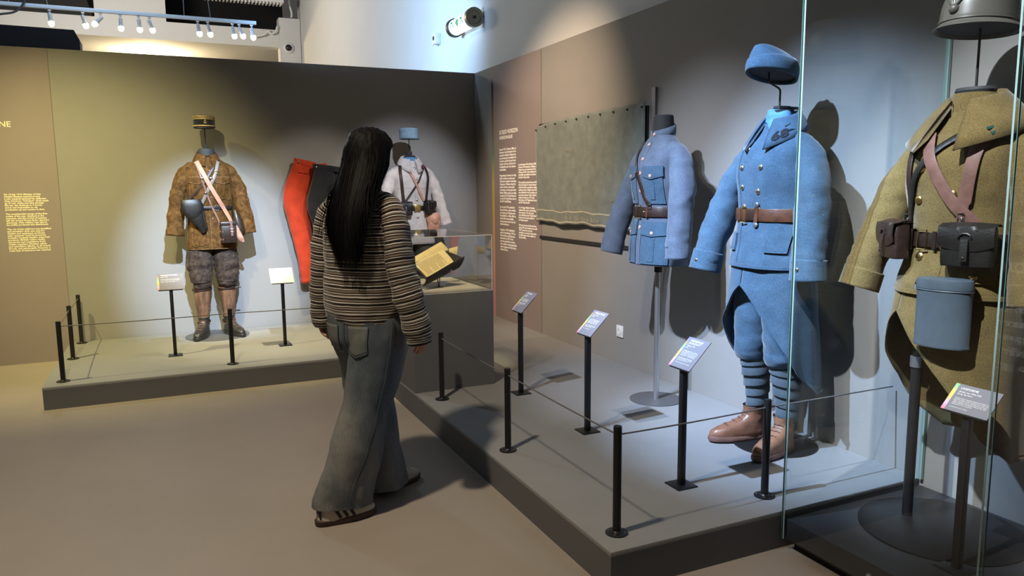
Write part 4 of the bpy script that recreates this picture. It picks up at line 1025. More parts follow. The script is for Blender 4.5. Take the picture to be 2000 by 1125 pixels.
# ------------------------------------------------------------------ 3. horizon blue tunic on a chrome stand
def uniform_tunic():
    o = empty('tunic_stand', (2.585, 3.60, PT), R(-90), 'horizon blue officer tunic with sword belt on a chrome dress stand', 'mannequin', 'dressed mannequins')
    disc(o, .155); lathe('pole', [(0, .005), (.017, .005), (.017, .80), (.013, .80), (.013, .95), (0, .95)], 'brushed_steel', o, 24)
    lathe('pole_collar', [(.013, .765), (.0225, .765), (.0225, .80), (.013, .80)], 'black_metal', o, 20)
    secs = [(.815, 0, 0, .185, .145, 2.3), (.86, 0, 0, .184, .142, 2.3), (1.0, 0, 0, .178, .130, 2.3), (1.10, 0, 0, .166, .118, 2.3), (1.15, 0, 0, .165, .118, 2.3), (1.26, 0, -.004, .178, .128, 2.3), (1.36, 0, -.004, .182, .128, 2.5), (1.425, 0, 0, .176, .114, 2.6), (1.472, 0, .006, .154, .095, 2.5), (1.51, 0, .012, .116, .078, 2.3), (1.55, 0, .018, .076, .066, 2)]
    T = Torso(secs, 80, 90, WJ(7.3, .8))
    tn = T.mesh('tunic', 'wool_tunic', o)
    f = {-1: .13, 1: .03}
    for s in (-1, 1):
        fw = f[s]
        ks = arm(s, 1.51, [(s*.232, -.01-fw*.2, 1.25, .068, .074), (s*.246, -.02-fw*.5, 1.12, .068, .072), (s*.256, -.03-fw*.8, .98, .068, .068), (s*.26, -.03-fw, .865, .074, .070)], .95, .005)
        sl = sleeve(o, T, ks, 'wool_tunic', WS(8.2+s, .9), tn)
        if s > 0:
            e = ks[-2]; strap('cuff_tab', [(Vector((e[0]-.055, e[1]-.045, .945)), Vector((-.3, -1, 0))), (Vector((e[0]-.01, e[1]-.070, .94)), Vector((0, -1, 0))), (Vector((e[0]+.04, e[1]-.058, .936)), Vector((.3, -1, 0)))], .016, .004, 'wool_tunic', sl)
    collar(tn, 'collar', 'wool_tunic', 1.54, .074, .066, .018, R(3), .052, lambda a: (0, 0), .022)
    ck = lathe('neck_form', [(0, 1.50), (.062, 1.50), (.060, 1.60), (.056, 1.655), (.05, 1.662), (0, 1.664)], 'black_matt', o, 32, (0, .02))
    strapX(T, 'placket', [(.0, 1.51), (0, 1.2), (0, .82)], .034, .003, 'wool_tunic', tn, 50, .0)
    for z in (1.495, 1.415, 1.335, 1.235, 1.03): P, N = T.X(0, z, .004); button(tn, P, N, .0105, 'button_pink', dome=.3)
    P = Vector((.012, -.052, 1.553)); button(tn, P, Vector((.1, -1, .1)), .0095, 'button_pink', dome=.3)
    for s in (-1, 1):
        a, b = (.034, .150) if s > 0 else (-.150, -.034)
        patch_on(T, 'chest_pocket', a, b, 1.33, 1.165, .005, 'wool_horizon', tn)
        patch_on(T, 'pocket_flap', a-.004, b+.004, 1.372, 1.318, .011, 'wool_horizon', tn, edge=lambda u: .018*(1-abs(2*u-1)))
        P, N = T.X((a+b)/2, 1.32, .012); button(tn, P, N, .0095, 'button_pink', dome=.3)
        strapX(T, 'pocket_pleat', [((a+b)/2+.004, 1.29), ((a+b)/2+.004, 1.19)], .034, .003, 'wool_horizon', tn, 10, .006)
        a, b = (.026, .172) if s > 0 else (-.172, -.026)
        patch_on(T, 'skirt_pocket', a, b, 1.03, .825, .006, 'wool_horizon', tn)
        patch_on(T, 'pocket_flap', a-.004, b+.004, 1.062, .990, .012, 'wool_horizon', tn, edge=lambda u: .010*(1-abs(2*u-1)))
        P, N = T.X((a+b)/2, 1.0, .013); button(tn, P, N, .0095, 'button_pink', dome=.3)
        strapX(T, 'pocket_pleat', [((a+b)/2, .97), ((a+b)/2, .84)], .044, .003, 'wool_horizon', tn, 10, .007)
    bl = belt_on(T, 'belt', 1.118, .056, .004, 'leather_belt_dark', o, off=.007)
    P, N = T.X(-.012, 1.118, .014)
    wire('buckle', [tuple(P+Vector((x, -.003, z))) for x, z in ((-.02, -.036), (.02, -.036), (.02, .036), (-.02, .036), (-.02, -.036))], .0035, 'brass', bl)
    for x in (.055,): strapX(T, 'belt_keeper', [(x, 1.15), (x, 1.086)], .016, .003, 'leather_brown', bl, 8, .011)
    for x, z in ((.03, 1.118), (.05, 1.118)): P, N = T.X(x, z, .012); button(bl, P, N, .005, 'silver_button', 'stud')
    sb = strapX(T, 'shoulder_strap', [(-.075, 1.515), (-.068, 1.45), (-.038, 1.37), (.0, 1.29), (.03, 1.21), (.07, 1.155)], [.014]*16+[.016]*4+[.024]*20+[.03]*4, .0035, 'leather_belt_dark', o, 44, .008)
    P, N = T.X(.075, 1.152, .014); wire('strap_ring', [tuple(P+Vector((.012*cos(t), -.002, .012*sin(t)))) for t in [k*pi/6 for k in range(13)]], .002, 'silver_button', sb)
    P, N = T.X(-.018, 1.327, .012)
    wire('strap_buckle', [tuple(P+Vector((x, -.003, z))) for x, z in ((-.012, .012), (.012, .016), (.014, -.010), (-.010, -.014), (-.012, .012))], .0022, 'silver_button', sb)
nmat('button_pink', (.50, .30, .24), .45)
uniform_tunic()

# ------------------------------------------------------------------ 4. horizon blue greatcoat
def legs_and_boots(o, mat, zt, seed):
    for s in (-1, 1):
        ks = [(s*.085, .0, .95, .095, .12), (s*.095, .0, .78, .10, .12), (s*.10, -.004, .62, .098, .112), (s*.10, -.008, .50, .088, .10), (s*.10, -.006, .445, .080, .092), (s*.10, -.004, .425, .066, .076)]
        lg = tube('trouser_leg', ks, mat, o, m=60, n=32, wr=((.010, (9, 9, 14), seed+s), (.004, (20, 20, 34), seed+4)), cap1=True, p=2.2)
        pk = [(s*.10, -.002, .45, .064, .072), (s*.10, .006, .38, .063, .071), (s*.10, .016, .30, .056, .063), (s*.10, .022, .22, .046, .052), (s*.10, .022, .15, .045, .054)]
        pt_ = tube('puttee', pk, 'wool_puttee', o, m=40, n=32, wr=((.002, (12, 12, 40), 3),), cap0=False)
        K = resample(pk, 300); PN = []
        turns = 5.6
        for i in range(220):
            u = i/219; k = K[min(299, int(u*.93*299))]; a = 2*pi*turns*u*s+s*.7
            PN.append((Vector((k[0]+(k[3]+.001)*sin(a), k[1]-(k[4]+.001)*cos(a), k[2])), Vector((sin(a), -cos(a), .05)).normalized()))
        strap('puttee_wrap', PN, .050, .0035, 'wool_puttee', pt_)
        boot(o, (s*.108, -.02, .008), R(14*s), 'leather_tan' if s > 0 else 'boot_brown', 'leather_mauve', .17, .052, .30, True, None, 'leather_mauve')
nmat('boot_brown', (.20, .09, .052), .36, var=.3, vscale=16, bump=.12, bscale=90)
def uniform_greatcoat():
    o = empty('mannequin', (2.60, 2.70, PT), R(-90), 'headless mannequin in a horizon blue greatcoat with puttees and brown boots', 'mannequin', 'dressed mannequins')
    disc(o, .20, 'black_metal', .008, (0, .05)); lathe('pole', [(.016, .006), (.016, .9), (0, .9)], 'black_metal', o, 16, (0, .10))
    secs = [(.885, 0, -.008, .205, .168, 2.3), (.92, 0, -.006, .206, .166, 2.3), (1.02, 0, 0, .194, .150, 2.3), (1.12, 0, 0, .182, .136, 2.3), (1.2, 0, -.004, .184, .138, 2.3), (1.30, 0, -.008, .192, .142, 2.4), (1.375, 0, -.006, .190, .136, 2.6), (1.435, 0, 0, .178, .116, 2.6), (1.478, 0, .005, .154, .095, 2.5), (1.512, 0, .01, .115, .078, 2.3), (1.545, 0, .012, .08, .068, 2)]
    T = Torso(secs, 90, 100, WJ(11.3, .9)+((.004, (14, 14, 3), 5),))
    ct = T.mesh('coat', 'wool_horizon', o)
    strap('fold_edge', [T.P(2*pi*i/90, .892, .001) for i in range(90)], .016, .005, 'wool_horizon', ct, True)
    skirt(ct, 'wool_horizon', .95, .30, (.195, .155), (.235, .20), .80, R(86), .40, 6, ((.008, (7, 7, 4), 2),), 1.3, R(-6), .04)
    f = {-1: .15, 1: .04}
    for s in (-1, 1):
        fw = f[s]
        ks = arm(s, 1.505, [(s*.240, -.01-fw*.2, 1.26, .074, .080), (s*.258, -.02-fw*.5, 1.12, .076, .080), (s*.272, -.03-fw*.8, .97, .074, .076), (s*.280, -.03-fw, .845, .078, .078)], .93, .005)
        sl = sleeve(o, T, ks, 'wool_horizon', WS(12.2+s, 1), ct)
        e = resample(ks, 40)[34:]; tube('cuff', [(k[0], k[1], k[2], k[3]+.004, k[4]+.004) for k in e], 'wool_horizon', sl, m=12, n=28, hem=.05, p=2.2, cap0=True)
        b0 = e[2]; button(sl, Vector((b0[0]+.01, b0[1]-b0[4]-.006, b0[2])), Vector((.1, -1, 0)), .009, 'silver_button')
        strap('shoulder_strap', [T.P(R(90*s), z, .006) if False else (Vector((s*x, .004, z)), Vector((s*.4, 0, 1))) for x, z in ((.185, 1.437), (.15, 1.474), (.11, 1.512))], .04, .006, 'wool_horizon', ct)
    cl = collar(ct, 'collar', 'wool_horizon', 1.53, .082, .072, .012, R(20), .05, lambda a: (.045+.055*a**2, .062+.075*a**2), .022)
    tube('neck_scarf', [(0, .008, 1.48, .074, .064), (0, .004, 1.53, .076, .066), (0, .006, 1.585, .064, .056), (0, .008, 1.60, .06, .052)], 'scarf_blue', o, m=20, n=40, wr=((.014, (22, 22, 40), 2),), cap0=False)
    bmobj('neck_plate', lathe_bm([(0, 1.585), (.062, 1.588), (.064, 1.605), (0, 1.608)], 32, None, (0, .01), .8), 'black_matt', o)
    bmobj('rod_clamp', box_bm(-.02, .02, -.02, .05, 1.605, 1.625, .003), 'black_matt', o)
    wire('hat_rod', [(0, .0, 1.62), (0, .0, 1.695), (0, -.01, 1.705), (0, -.062, 1.725), (0, -.07, 1.735), (0, -.07, 1.84)], .0045, 'black_metal', o)
    wire('back_bracket', [(0, .03, 1.618), (0, .12, 1.618), (0, .13, 1.60), (0, .13, .9)], .008, 'black_metal', o)
    # collar numerals
    tx, _ = text_mesh('68', .056, None, None, None, extrude=.001, bold=.0022)
    nm = bpy.data.objects.new('collar_number', tx); tx.materials.append(MATS['wool_navy']); COL.objects.link(nm); nm.parent = cl
    nm['label'] = 'dark number 68 on the collar'
    global GREAT_NUM; GREAT_NUM = nm
    collar_text(cl, tx, 62, 56, .16, .52)
    wire('collar_piping', [(.118, -.080, 1.522), (.128, -.055, 1.535), (.112, -.07, 1.52)], .002, 'wool_navy', cl)
    for x, z in ((-.062, 1.43), (-.074, 1.345), (-.070, 1.255), (-.058, 1.165), (.060, 1.43), (.052, 1.345), (.034, 1.235), (.03, 1.155)):
        P, N = T.X(x, z, .001); button(ct, P, N, .0135, 'silver_button')
    strapX(T, 'front_edge', [(-.085, 1.49), (-.098, 1.38), (-.085, 1.2), (-.07, 1.0), (-.065, .90)], .008, .0035, 'wool_horizon', ct, 50, .0)
    for s in (-1, 1):
        a, b = (.095, .175) if s > 0 else (-.175, -.095)
        patch_on(T, 'pocket_flap', a, b, 1.04, .965, .010, 'wool_horizon', ct, edge=lambda u: .006)
        strapX(T, 'flap_stitch', [(a+.008, 1.03), (a+.008, .975), (b-.006, .970)], .003, .002, 'wool_horizon', ct, 16, .010)
    bl = belt_on(T, 'belt', 1.128, .058, .004, 'leather_brown', o, off=.007)
    P, N = T.X(-.05, 1.128, .014)
    wire('buckle', [tuple(P+Vector((x, -.003, z))) for x, z in ((-.018, -.036), (.018, -.036), (.018, .036), (-.018, .036), (-.018, -.036))], .003, 'brass', bl)
    strapX(T, 'belt_keeper', [(.03, 1.163), (.03, 1.093)], .022, .004, 'leather_brown', bl, 8, .011)
    strapX(T, 'belt_end', [(-.03, 1.128), (0, 1.128), (.02, 1.128)], .05, .004, 'leather_belt_dark', bl, 12, .011)
    for z in (1.175, 1.082): P, N = T.X(.03, z, .008); button(bl, P, N, .013, 'steel_grey', 'belt_button')
    legs_and_boots(o, 'wool_horizon', .43, 3)
    # side cap
    p = world_at(o, (0, -.055, 1.755)); c = empty('side_cap', p, R(-90), 'horizon blue wool side cap on a bent rod above the greatcoat', 'cap'); c.rotation_euler = (R(-12), R(-6), R(-90))
    V = []; n = 60; rows = 26
    def capring(v):
        """v 0..1 outer wall, 1..1.4 the crease between the two ridges"""
        if v <= 1: return .084*(1-.52*max(0, (v-.30)/.70)**2.0), v
        return .0403*(1-(v-1)/.4)+.001, 1-.34*((v-1)/.4)**.8
    for a in range(rows):
        v = 1.4*a/(rows-1); rx, hz = capring(v)
        for i in range(n):
            th = 2*pi*i/n; sx, cy_ = sin(th), -cos(th)
            ry = .128*(1-.16*max(0, min(v, 1)-.2)**2)*(1 if v <= 1 else 1-.55*(v-1))
            top = .116-.012*abs(cy_)**6-.012*cy_
            V.append(disp(Vector((rx*spow(sx, 1.2), ry*spow(cy_, .9), hz*top)), Vector((sx, cy_, 0)), ((.004, (16, 16, 16), 3),)))
    F = grid_faces(rows, n)+[tuple(range((rows-1)*n, rows*n))]
    b = mobj('crown', V, F, 'wool_horizon', c); md = b.modifiers.new('t', 'SOLIDIFY'); md.thickness = .003; md.offset = -1
    # turned-up flap
    V = []
    for a in range(7):
        v = a/6
        for i in range(n):
            th = 2*pi*i/n; sx, cy_ = sin(th), -cos(th); g = .007+.004*sin(v*pi)
            h = .046+.034*abs(sx)**.6*(1+.45*cy_); rx, _ = capring(v*h/.118)
            V.append(Vector(((rx+g)*spow(sx, 1.2), (.128+g)*(1-.16*max(0, v*h/.118-.2)**2)*spow(cy_, .9), v*h)))
    fl = mobj('turned_up_flap', V, grid_faces(7, n), 'wool_horizon', c); md = fl.modifiers.new('t', 'SOLIDIFY'); md.thickness = .005; md.offset = -1
    mobj('lining', [Vector((.08*spow(sin(2*pi*i/n), .9), -.132*spow(cos(2*pi*i/n), .9), .012)) for i in range(n)], [tuple(range(n))], 'black_matt', c, False)
uniform_greatcoat()

# ------------------------------------------------------------------ 5. khaki uniform inside the case
nmat('helmet_paint', (.085, .078, .066), .42, var=.15, vscale=12, spec=.4); nmat('tin_grey', (.075, .10, .125), .38, var=.15, vscale=10, bump=.25, bscale=14, spec=.5)
wool('wool_green', (.01, .06, .045), .2)
def uniform_khaki():
    o = empty('mannequin', (2.585, 1.765, .125), R(-90), 'headless mannequin in a mustard khaki coat inside the glass case', 'mannequin', 'dressed mannequins')
    disc(o, .285, 'black_metal', .006, (0, -.01)); lathe('pole', [(.019, .005), (.019, .62), (.016, .62), (.016, 1.2), (0, 1.2)], 'black_metal', o, 20, (-.135, -.02))
    lathe('pole_clamp', [(.016, .60), (.024, .60), (.024, .64), (.016, .64)], 'steel_grey', o, 16, (-.135, -.02))
    secs = [(.90, 0, -.008, .208, .170, 2.3), (.94, 0, -.006, .208, .166, 2.3), (1.02, 0, 0, .196, .150, 2.3), (1.11, 0, 0, .184, .138, 2.3), (1.2, 0, -.004, .188, .142, 2.3), (1.30, 0, -.008, .196, .146, 2.4), (1.375, 0, -.006, .194, .140, 2.6), (1.435, 0, 0, .182, .120, 2.6), (1.478, 0, .005, .156, .098, 2.5), (1.512, 0, .01, .116, .08, 2.3), (1.545, 0, .012, .082, .07, 2)]
    T = Torso(secs, 90, 100, WJ(17.3, 1)+((.004, (14, 14, 3), 8),))
    ct = T.mesh('coat', 'wool_khaki', o)
    strap('fold_edge', [T.P(2*pi*i/90, .908, .001) for i in range(90)], .016, .005, 'wool_khaki', ct, True)
    skirt(ct, 'wool_khaki', .97, .34, (.198, .158), (.245, .215), .83, R(86), .42, 6, ((.012, (6, 6, 4), 4),), .4, R(-30), .05)
    f = {-1: .13, 1: .04}
    for s in (-1, 1):
        fw = f[s]
        ks = arm(s, 1.505, [(s*.246, -.01-fw*.2, 1.26, .074, .078), (s*.268, -.02-fw*.5, 1.12, .074, .076), (s*.288, -.03-fw*.8, .99, .072, .072), (s*.300, -.03-fw, .895, .074, .074)], .93, .005)
        sl = sleeve(o, T, ks, 'wool_khaki', WS(19.2+s, 1), ct)
        e = resample(ks, 40)[34:]; tube('cuff', [(k[0], k[1], k[2], k[3]+.004, k[4]+.004) for k in e], 'wool_khaki', sl, m=12, n=28, hem=.05, p=2.2, cap0=True)
        strap('shoulder_strap', [(Vector((s*x, .004, z)), Vector((s*.4, 0, 1))) for x, z in ((.185, 1.437), (.15, 1.474), (.11, 1.512))], .04, .006, 'wool_khaki', ct)
    cl = collar(ct, 'collar', 'wool_khaki', 1.54, .090, .080, .012, R(20), .055, lambda a: (.095+.045*a**2, .098+.075*a**2), .022)
    tube('inner_collar', [(0, .008, 1.50, .078, .070), (0, .006, 1.56, .078, .068), (0, .008, 1.60, .07, .062)], 'wool_khaki', ct, m=14, n=40, cap0=False)
    for s in (-1, 1):
        for k in (0, 1):
            w_ = bmobj('collar_mark', box_bm(0, .045-.012*k, .022*k, .011+.022*k, -.001, .003, .001), 'wool_green', cl); collar_frame(cl, w_, *((58, 48) if s > 0 else (14, 4)), .62, 12, .002)
    bmobj('neck_plate', lathe_bm([(0, 1.60), (.062, 1.60), (.068, 1.612), (.064, 1.622), (0, 1.626)], 36, None, (0, .01), .85), 'neck_grey', o)
    wire('hat_rod', [(0, .01, 1.62), (0, .01, 1.86)], .0045, 'black_metal', o)
    for x, z in ((-.066, 1.345), (-.078, 1.235), (-.060, 1.035), (.068, 1.43), (.052, 1.255), (.05, 1.03)):
        P, N = T.X(x, z, .001); button(ct, P, N, .0165, 'brass')
    strapX(T, 'front_edge', [(.03, 1.06), (.03, 1.0), (.03, .92)], .008, .0035, 'wool_khaki', ct, 20, .0)
    patch_on(T, 'pocket_flap', .09, .18, 1.03, .955, .010, 'wool_khaki', ct); P, N = T.X(.135, .975, .012); button(ct, P, N, .012, 'brass')
    bl = belt_on(T, 'belt', 1.095, .052, .004, 'leather_dark', o, off=.007)
    P, N = T.X(-.045, 1.095, .014)
    wire('buckle', [tuple(P+Vector((x, -.003, z))) for x, z in ((-.018, -.034), (.018, -.034), (.018, .034), (-.018, .034), (-.018, -.034))], .003, 'brass', bl)
    for x, mt in ((.0, 'leather_dark'), (.03, 'leather_mauve')): strapX(T, 'belt_keeper', [(x, 1.127), (x, 1.062)], .014, .004, mt, bl, 8, .011)
    st1 = strapX(T, 'brace', [(.118, 1.47), (.112, 1.40), (.098, 1.28), (.085, 1.19), (.08, 1.14)], [.055]*10+[.042]*18+[.032]*16, .004, 'leather_mauve', o, 44, .008)
    strapX(T, 'brace', [(-.125, 1.48), (-.118, 1.40), (-.112, 1.28), (-.125, 1.17), (-.14, 1.12)], .026, .004, 'leather_belt_dark', o, 44, .008)
    strapX(T, 'canteen_strap', [(.05, 1.455), (-.01, 1.41), (-.07, 1.34), (-.10, 1.26), (-.115, 1.20)], .024, .003, 'leather_black', o, 40, .010)
    strapX(T, 'bag_strap', [(-.065, 1.455), (-.035, 1.385), (.02, 1.29), (.075, 1.21), (.115, 1.16), (.15, 1.08)], .042, .003, 'leather_mauve', o, 44, .013)
    for x, z in ((.086, 1.175), (-.13, 1.165)):
        P, N = T.X(x, z, .018); b = button(st1, P, N, .006, 'chrome', 'stud')
        wire('brace_buckle', [tuple(P+Vector((a, -.004, c))) for a, c in ((-.012, .018), (.008, .020), (.008, -.014), (-.012, -.016), (-.012, .018))], .0024, 'chrome', st1)
        for k in range(3): wire('chain_link', [tuple(P+Vector((.006*cos(t), -.003, -.022-.012*k+.006*sin(t)))) for t in [q*pi/4 for q in range(9)]], .0018, 'chrome', st1, 6)
    pouch('cartridge_pouch', o, (-.140, -.128, 1.150), R(-28), .135, .125, .065, 'leather_belt_dark', 'maroon brown cartridge pouch on the left of the khaki belt', flap=.6)
    pouch('cartridge_pouch', o, (.122, -.130, 1.148), R(16), .165, .130, .065, 'leather_black', 'large black cartridge pouch above the grey tin', flap=.55)
    # mess tin (gas mask canister)
    t = empty('grey_tin', world_at(o, (.075, -.150, .965)), R(-90)+R(12), 'blue grey metal canister hanging below the black pouch', 'canister')
    Tt = [(.0, -.225), (.088, -.225), (.090, -.220), (.088, -.215), (.088, -.02), (.088, 0), (0, .0)]
    bmobj('body', lathe_bm(Tt, 48, None, (.0, -.055), .58), 'tin_grey', t)
    bmobj('lid', lathe_bm([(.0885, -.028), (.0915, -.026), (.0915, -.004), (.0885, .006), (.08, .009), (0, .011)], 48, None, (0, -.055), .58), 'tin_grey', t)
    bmobj('rim_bead', lathe_bm([(.089, -.034), (.093, -.031), (.089, -.028)], 48, None, (0, -.055), .58), 'tin_grey', t)
    wire('hinge_chain', [(-.092, -.055, -.005), (-.10, -.05, -.02), (-.097, -.055, -.04)], .004, 'steel_grey', t)
    # helmet
    h = empty('steel_helmet', world_at(o, (0, .0, 1.822)), R(-90), 'dark steel helmet with grenade badge above the khaki coat', 'helmet'); h.rotation_euler.x = R(-3)
    secs = [(-.010, 0, -.004, .130, .154, 2), (-.002, 0, -.002, .122, .145, 2), (.010, 0, 0, .114, .137, 2), (.03, 0, 0, .113, .136, 2), (.08, 0, .0, .107, .128, 2), (.12, 0, .004, .090, .108, 2), (.148, 0, .006, .055, .068, 2), (.158, 0, .008, .006, .008, 2)]
    TH = Torso(secs, 40, 64); sh = TH.mesh('shell', 'helmet_paint', h, hem=False, cap=True); md = sh.modifiers.new('t', 'SOLIDIFY'); md.thickness = .002; md.offset = -1
    strap('brim_bead', [TH.P(2*pi*i/64, .014, .0015) for i in range(64)], .006, .003, 'helmet_paint', sh, True)
    mobj('lining', [Vector((.118*sin(2*pi*i/48), -.142*cos(2*pi*i/48), .0)) for i in range(48)], [tuple(range(48))], 'black_matt', h, False)
    strap('crest', [(Vector((0, y, .155-.62*y*y)), Vector((0, y*.5, 1))) for y in [-.09+.02*k for k in range(10)]], .03, .012, 'helmet_paint', sh)
    P, N = TH.P(0, .046, .0); button(sh, P, N, .017, 'helmet_paint', 'badge_bomb', 1.1)
    for k in range(5):
        a = R(-50+25*k); wire('badge_flame', [tuple(P+Vector((.012*sin(a), -.002, .014))), tuple(P+Vector((.034*sin(a), .004, .030+.014*cos(a)))), tuple(P+Vector((.046*sin(a), .012, .040+.022*cos(a))))], .005, 'helmet_paint', sh, 8)
uniform_khaki()

# ------------------------------------------------------------------ 6. trousers on the back wall
def trousers(name, label, mat, x, y, pts, seed, lining=None):
    """hung flat-ish; pts per leg"""
    o = empty(name, (x, y, .0), 0, label, 'trousers')
    for q, ks in enumerate(pts):
        tube('trouser_leg', ks, mat, o, m=50, n=30, ref=(0, 1, 0), wr=((.008, (8, 8, 6), seed+q), (.004, (22, 22, 16), seed+3+q)), hem=.03, p=2.4)
    return o
tx = trousers('red_trousers', 'madder red uniform trousers hanging on the back wall', 'wool_red', 1.16, 7.115, [
    [(.0, 0, 1.655, .085, .040), (-.012, 0, 1.55, .108, .05), (-.05, 0, 1.42, .125, .06), (-.075, 0, 1.30, .118, .065), (-.055, 0, 1.15, .105, .06), (-.035, 0, .95, .085, .055), (-.02, 0, .75, .068, .05), (-.010, 0, .545, .060, .045)],
    [(.13, .02, 1.64, .085, .040), (.16, .02, 1.42, .12, .055), (.17, .02, 1.30, .12, .06), (.16, .02, .95, .09, .05), (.15, .02, .56, .06, .045)]], 2.)
strap('waistband', [(Vector((.0+.093*sin(2*pi*i/40)+.02, -.045*cos(2*pi*i/40), 1.648-.02*sin(2*pi*i/40))), Vector((sin(2*pi*i/40), -cos(2*pi*i/40), 0))) for i in range(40)], .05, .006, 'wool_red', tx, True)
tx2 = strap('pocket_welt', [(Vector((-.10, -.02, 1.59)), Vector((-.3, -1, 0))), (Vector((-.04, -.058, 1.57)), Vector((0, -1, 0))), (Vector((.04, -.055, 1.56)), Vector((0, -1, 0)))], .02, .004, 'wool_red', tx)
button(tx, Vector((-.045, -.052, 1.658)), Vector((0, -1, 0)), .009, 'steel_grey')
tk = trousers('black_trousers', 'black wool trousers hanging beside the red ones, partly hidden by the visitor', 'wool_navy', 1.35, 6.985, [
    [(-.03, 0, 1.61, .085, .045), (-.035, 0, 1.50, .10, .05), (-.06, 0, 1.36, .115, .055), (-.075, 0, 1.26, .115, .06), (-.05, 0, 1.10, .10, .055), (-.03, 0, .92, .085, .05), (-.02, 0, .70, .07, .045)],
    [(.11, .02, 1.60, .085, .045), (.13, .02, 1.36, .11, .055), (.13, .02, 1.1, .10, .05), (.12, .02, .70, .065, .045)]], 5.)
strap('waistband', [(Vector((.03+.15*sin(2*pi*i/40), .01-.052*cos(2*pi*i/40), 1.595-.02*sin(2*pi*i/40))), Vector((sin(2*pi*i/40), -cos(2*pi*i/40), 0))) for i in range(40)], .05, .006, 'wool_navy', tk, True)
button(tk, Vector((-.10, -.03, 1.61)), Vector((-.3, -1, 0)), .008, 'silver_button')

# ------------------------------------------------------------------ 7. open book on its cradle
def slab(name, Q, t, mat, parent, n=8):
    """solid sheet over the four corners Q (A,B,C,D), thickness t on the hidden side, slightly bowed"""
    A, B, C, D = [Vector(q) for q in Q]; N = (D-A).cross(B-A).normalized(); V = []
    for side in (0, 1):
        for i in range(n+1):
            for j in range(n+1):
                u, v = i/n, j/n; p = (A*(1-u)+B*u)*(1-v)+(D*(1-u)+C*u)*v
                V.append(p+N*(.006*sin(pi*v)-side*t*(1)))
    m = (n+1)**2; F = []
    for i in range(n):
        for j in range(n):
            k = i*(n+1)+j; F += [(k, k+1, k+n+2, k+n+1), (m+k, m+k+n+1, m+k+n+2, m+k+1)]
    rim = list(range(n+1))+[i*(n+1)+n for i in range(1, n+1)]+[n*(n+1)+j for j in range(n-1, -1, -1)]+[i*(n+1) for i in range(n-1, 0, -1)]
    F += [(rim[i], rim[i]+m, rim[(i+1) % len(rim)]+m, rim[(i+1) % len(rim)]) for i in range(len(rim))]
    bm = bmesh.new(); me = bpy.data.meshes.new('t'); me.from_pydata(V, [], F); bm.from_mesh(me); bpy.data.meshes.remove(me)
    return bmobj(name, bm, mat, parent), (A, B, C, D, N)
def book():
    nmat('paper', (.60, .50, .27), .85, var=.06, vscale=20); nmat('print_brown', (.16, .10, .05), .8); nmat('book_cover', (.012, .009, .008), .5)
    O = Vector((1.588, 4.62, .771))
    o = empty('open_book', O, 0, 'open book with yellowed pages propped under the clear cover', 'book')
    def q(*p): return [Vector(x)-O for x in p]
    A, B, C, D = (1.430, 4.66, .927), (1.661, 4.74, 1.006), (1.684, 4.60, .936), (1.473, 4.52, .852)
    A2, B2, C2, D2 = (1.462, 4.73, .969), (1.672, 4.81, 1.053), (1.712, 4.77, 1.0), (1.445, 4.675, .935)
    pg, (a, b, c, d, N) = slab('page_block', q(A, B, C, D), .016, 'paper', o)
    slab('page_block', q(A2, B2, C2, D2), .014, 'paper', o)
    W = []; F = []
    for k in range(20):                                   # printed lines run from the spine side to the lower edge
        u = .06+.72*k/19; e = .93 if k % 6 else .6
        for (v0, v1) in ((.07, e),):
            base = len(W); m = 8
            for i in range(m+1):
                v = v0+(v1-v0)*i/m
                for du in (0, .012):
                    p = (a*(1-u-du)+b*(u+du))*(1-v)+(d*(1-u-du)+c*(u+du))*v; W.append(p+N*(.006*sin(pi*v)+.0006))
            F += [(base+2*i, base+2*i+1, base+2*i+3, base+2*i+2) for i in range(m)]
    t = mobj('text_lines', W, F, 'print_brown', pg, False); t['kind'] = 'stuff'
    slab('cover', q((1.425, 4.655, .915), (1.665, 4.745, .998), (1.762, 4.632, .955), (1.472, 4.515, .838)), .004, 'book_cover', o)
    slab('lower_board', q((1.474, 4.517, .852), (1.775, 4.632, .962), (1.728, 4.61, .893), (1.447, 4.522, .795)), .006, 'book_cover', o)
    slab('end_card', q((1.725, 4.80, 1.005), (1.79, 4.80, 1.018), (1.775, 4.78, .96), (1.72, 4.78, .965)), .003, 'paper', o)
    cr = empty('book_cradle', O, 0, 'thin black metal cradle holding the open book', 'stand')
    for dx in (-.012, .006): wire('stem', [(dx*.3, 0, .004), (dx, 0, .075), (dx*2.5, .0, .115)], .003, 'black_metal', cr)
    lathe('foot', [(0, 0), (.03, 0), (.03, .003), (0, .004)], 'black_metal', cr, 20)
    wire('support_arm', [(-.1, -.02, .06), (-.03, .0, .10), (.05, .02, .125)], .004, 'black_metal', cr)
book()
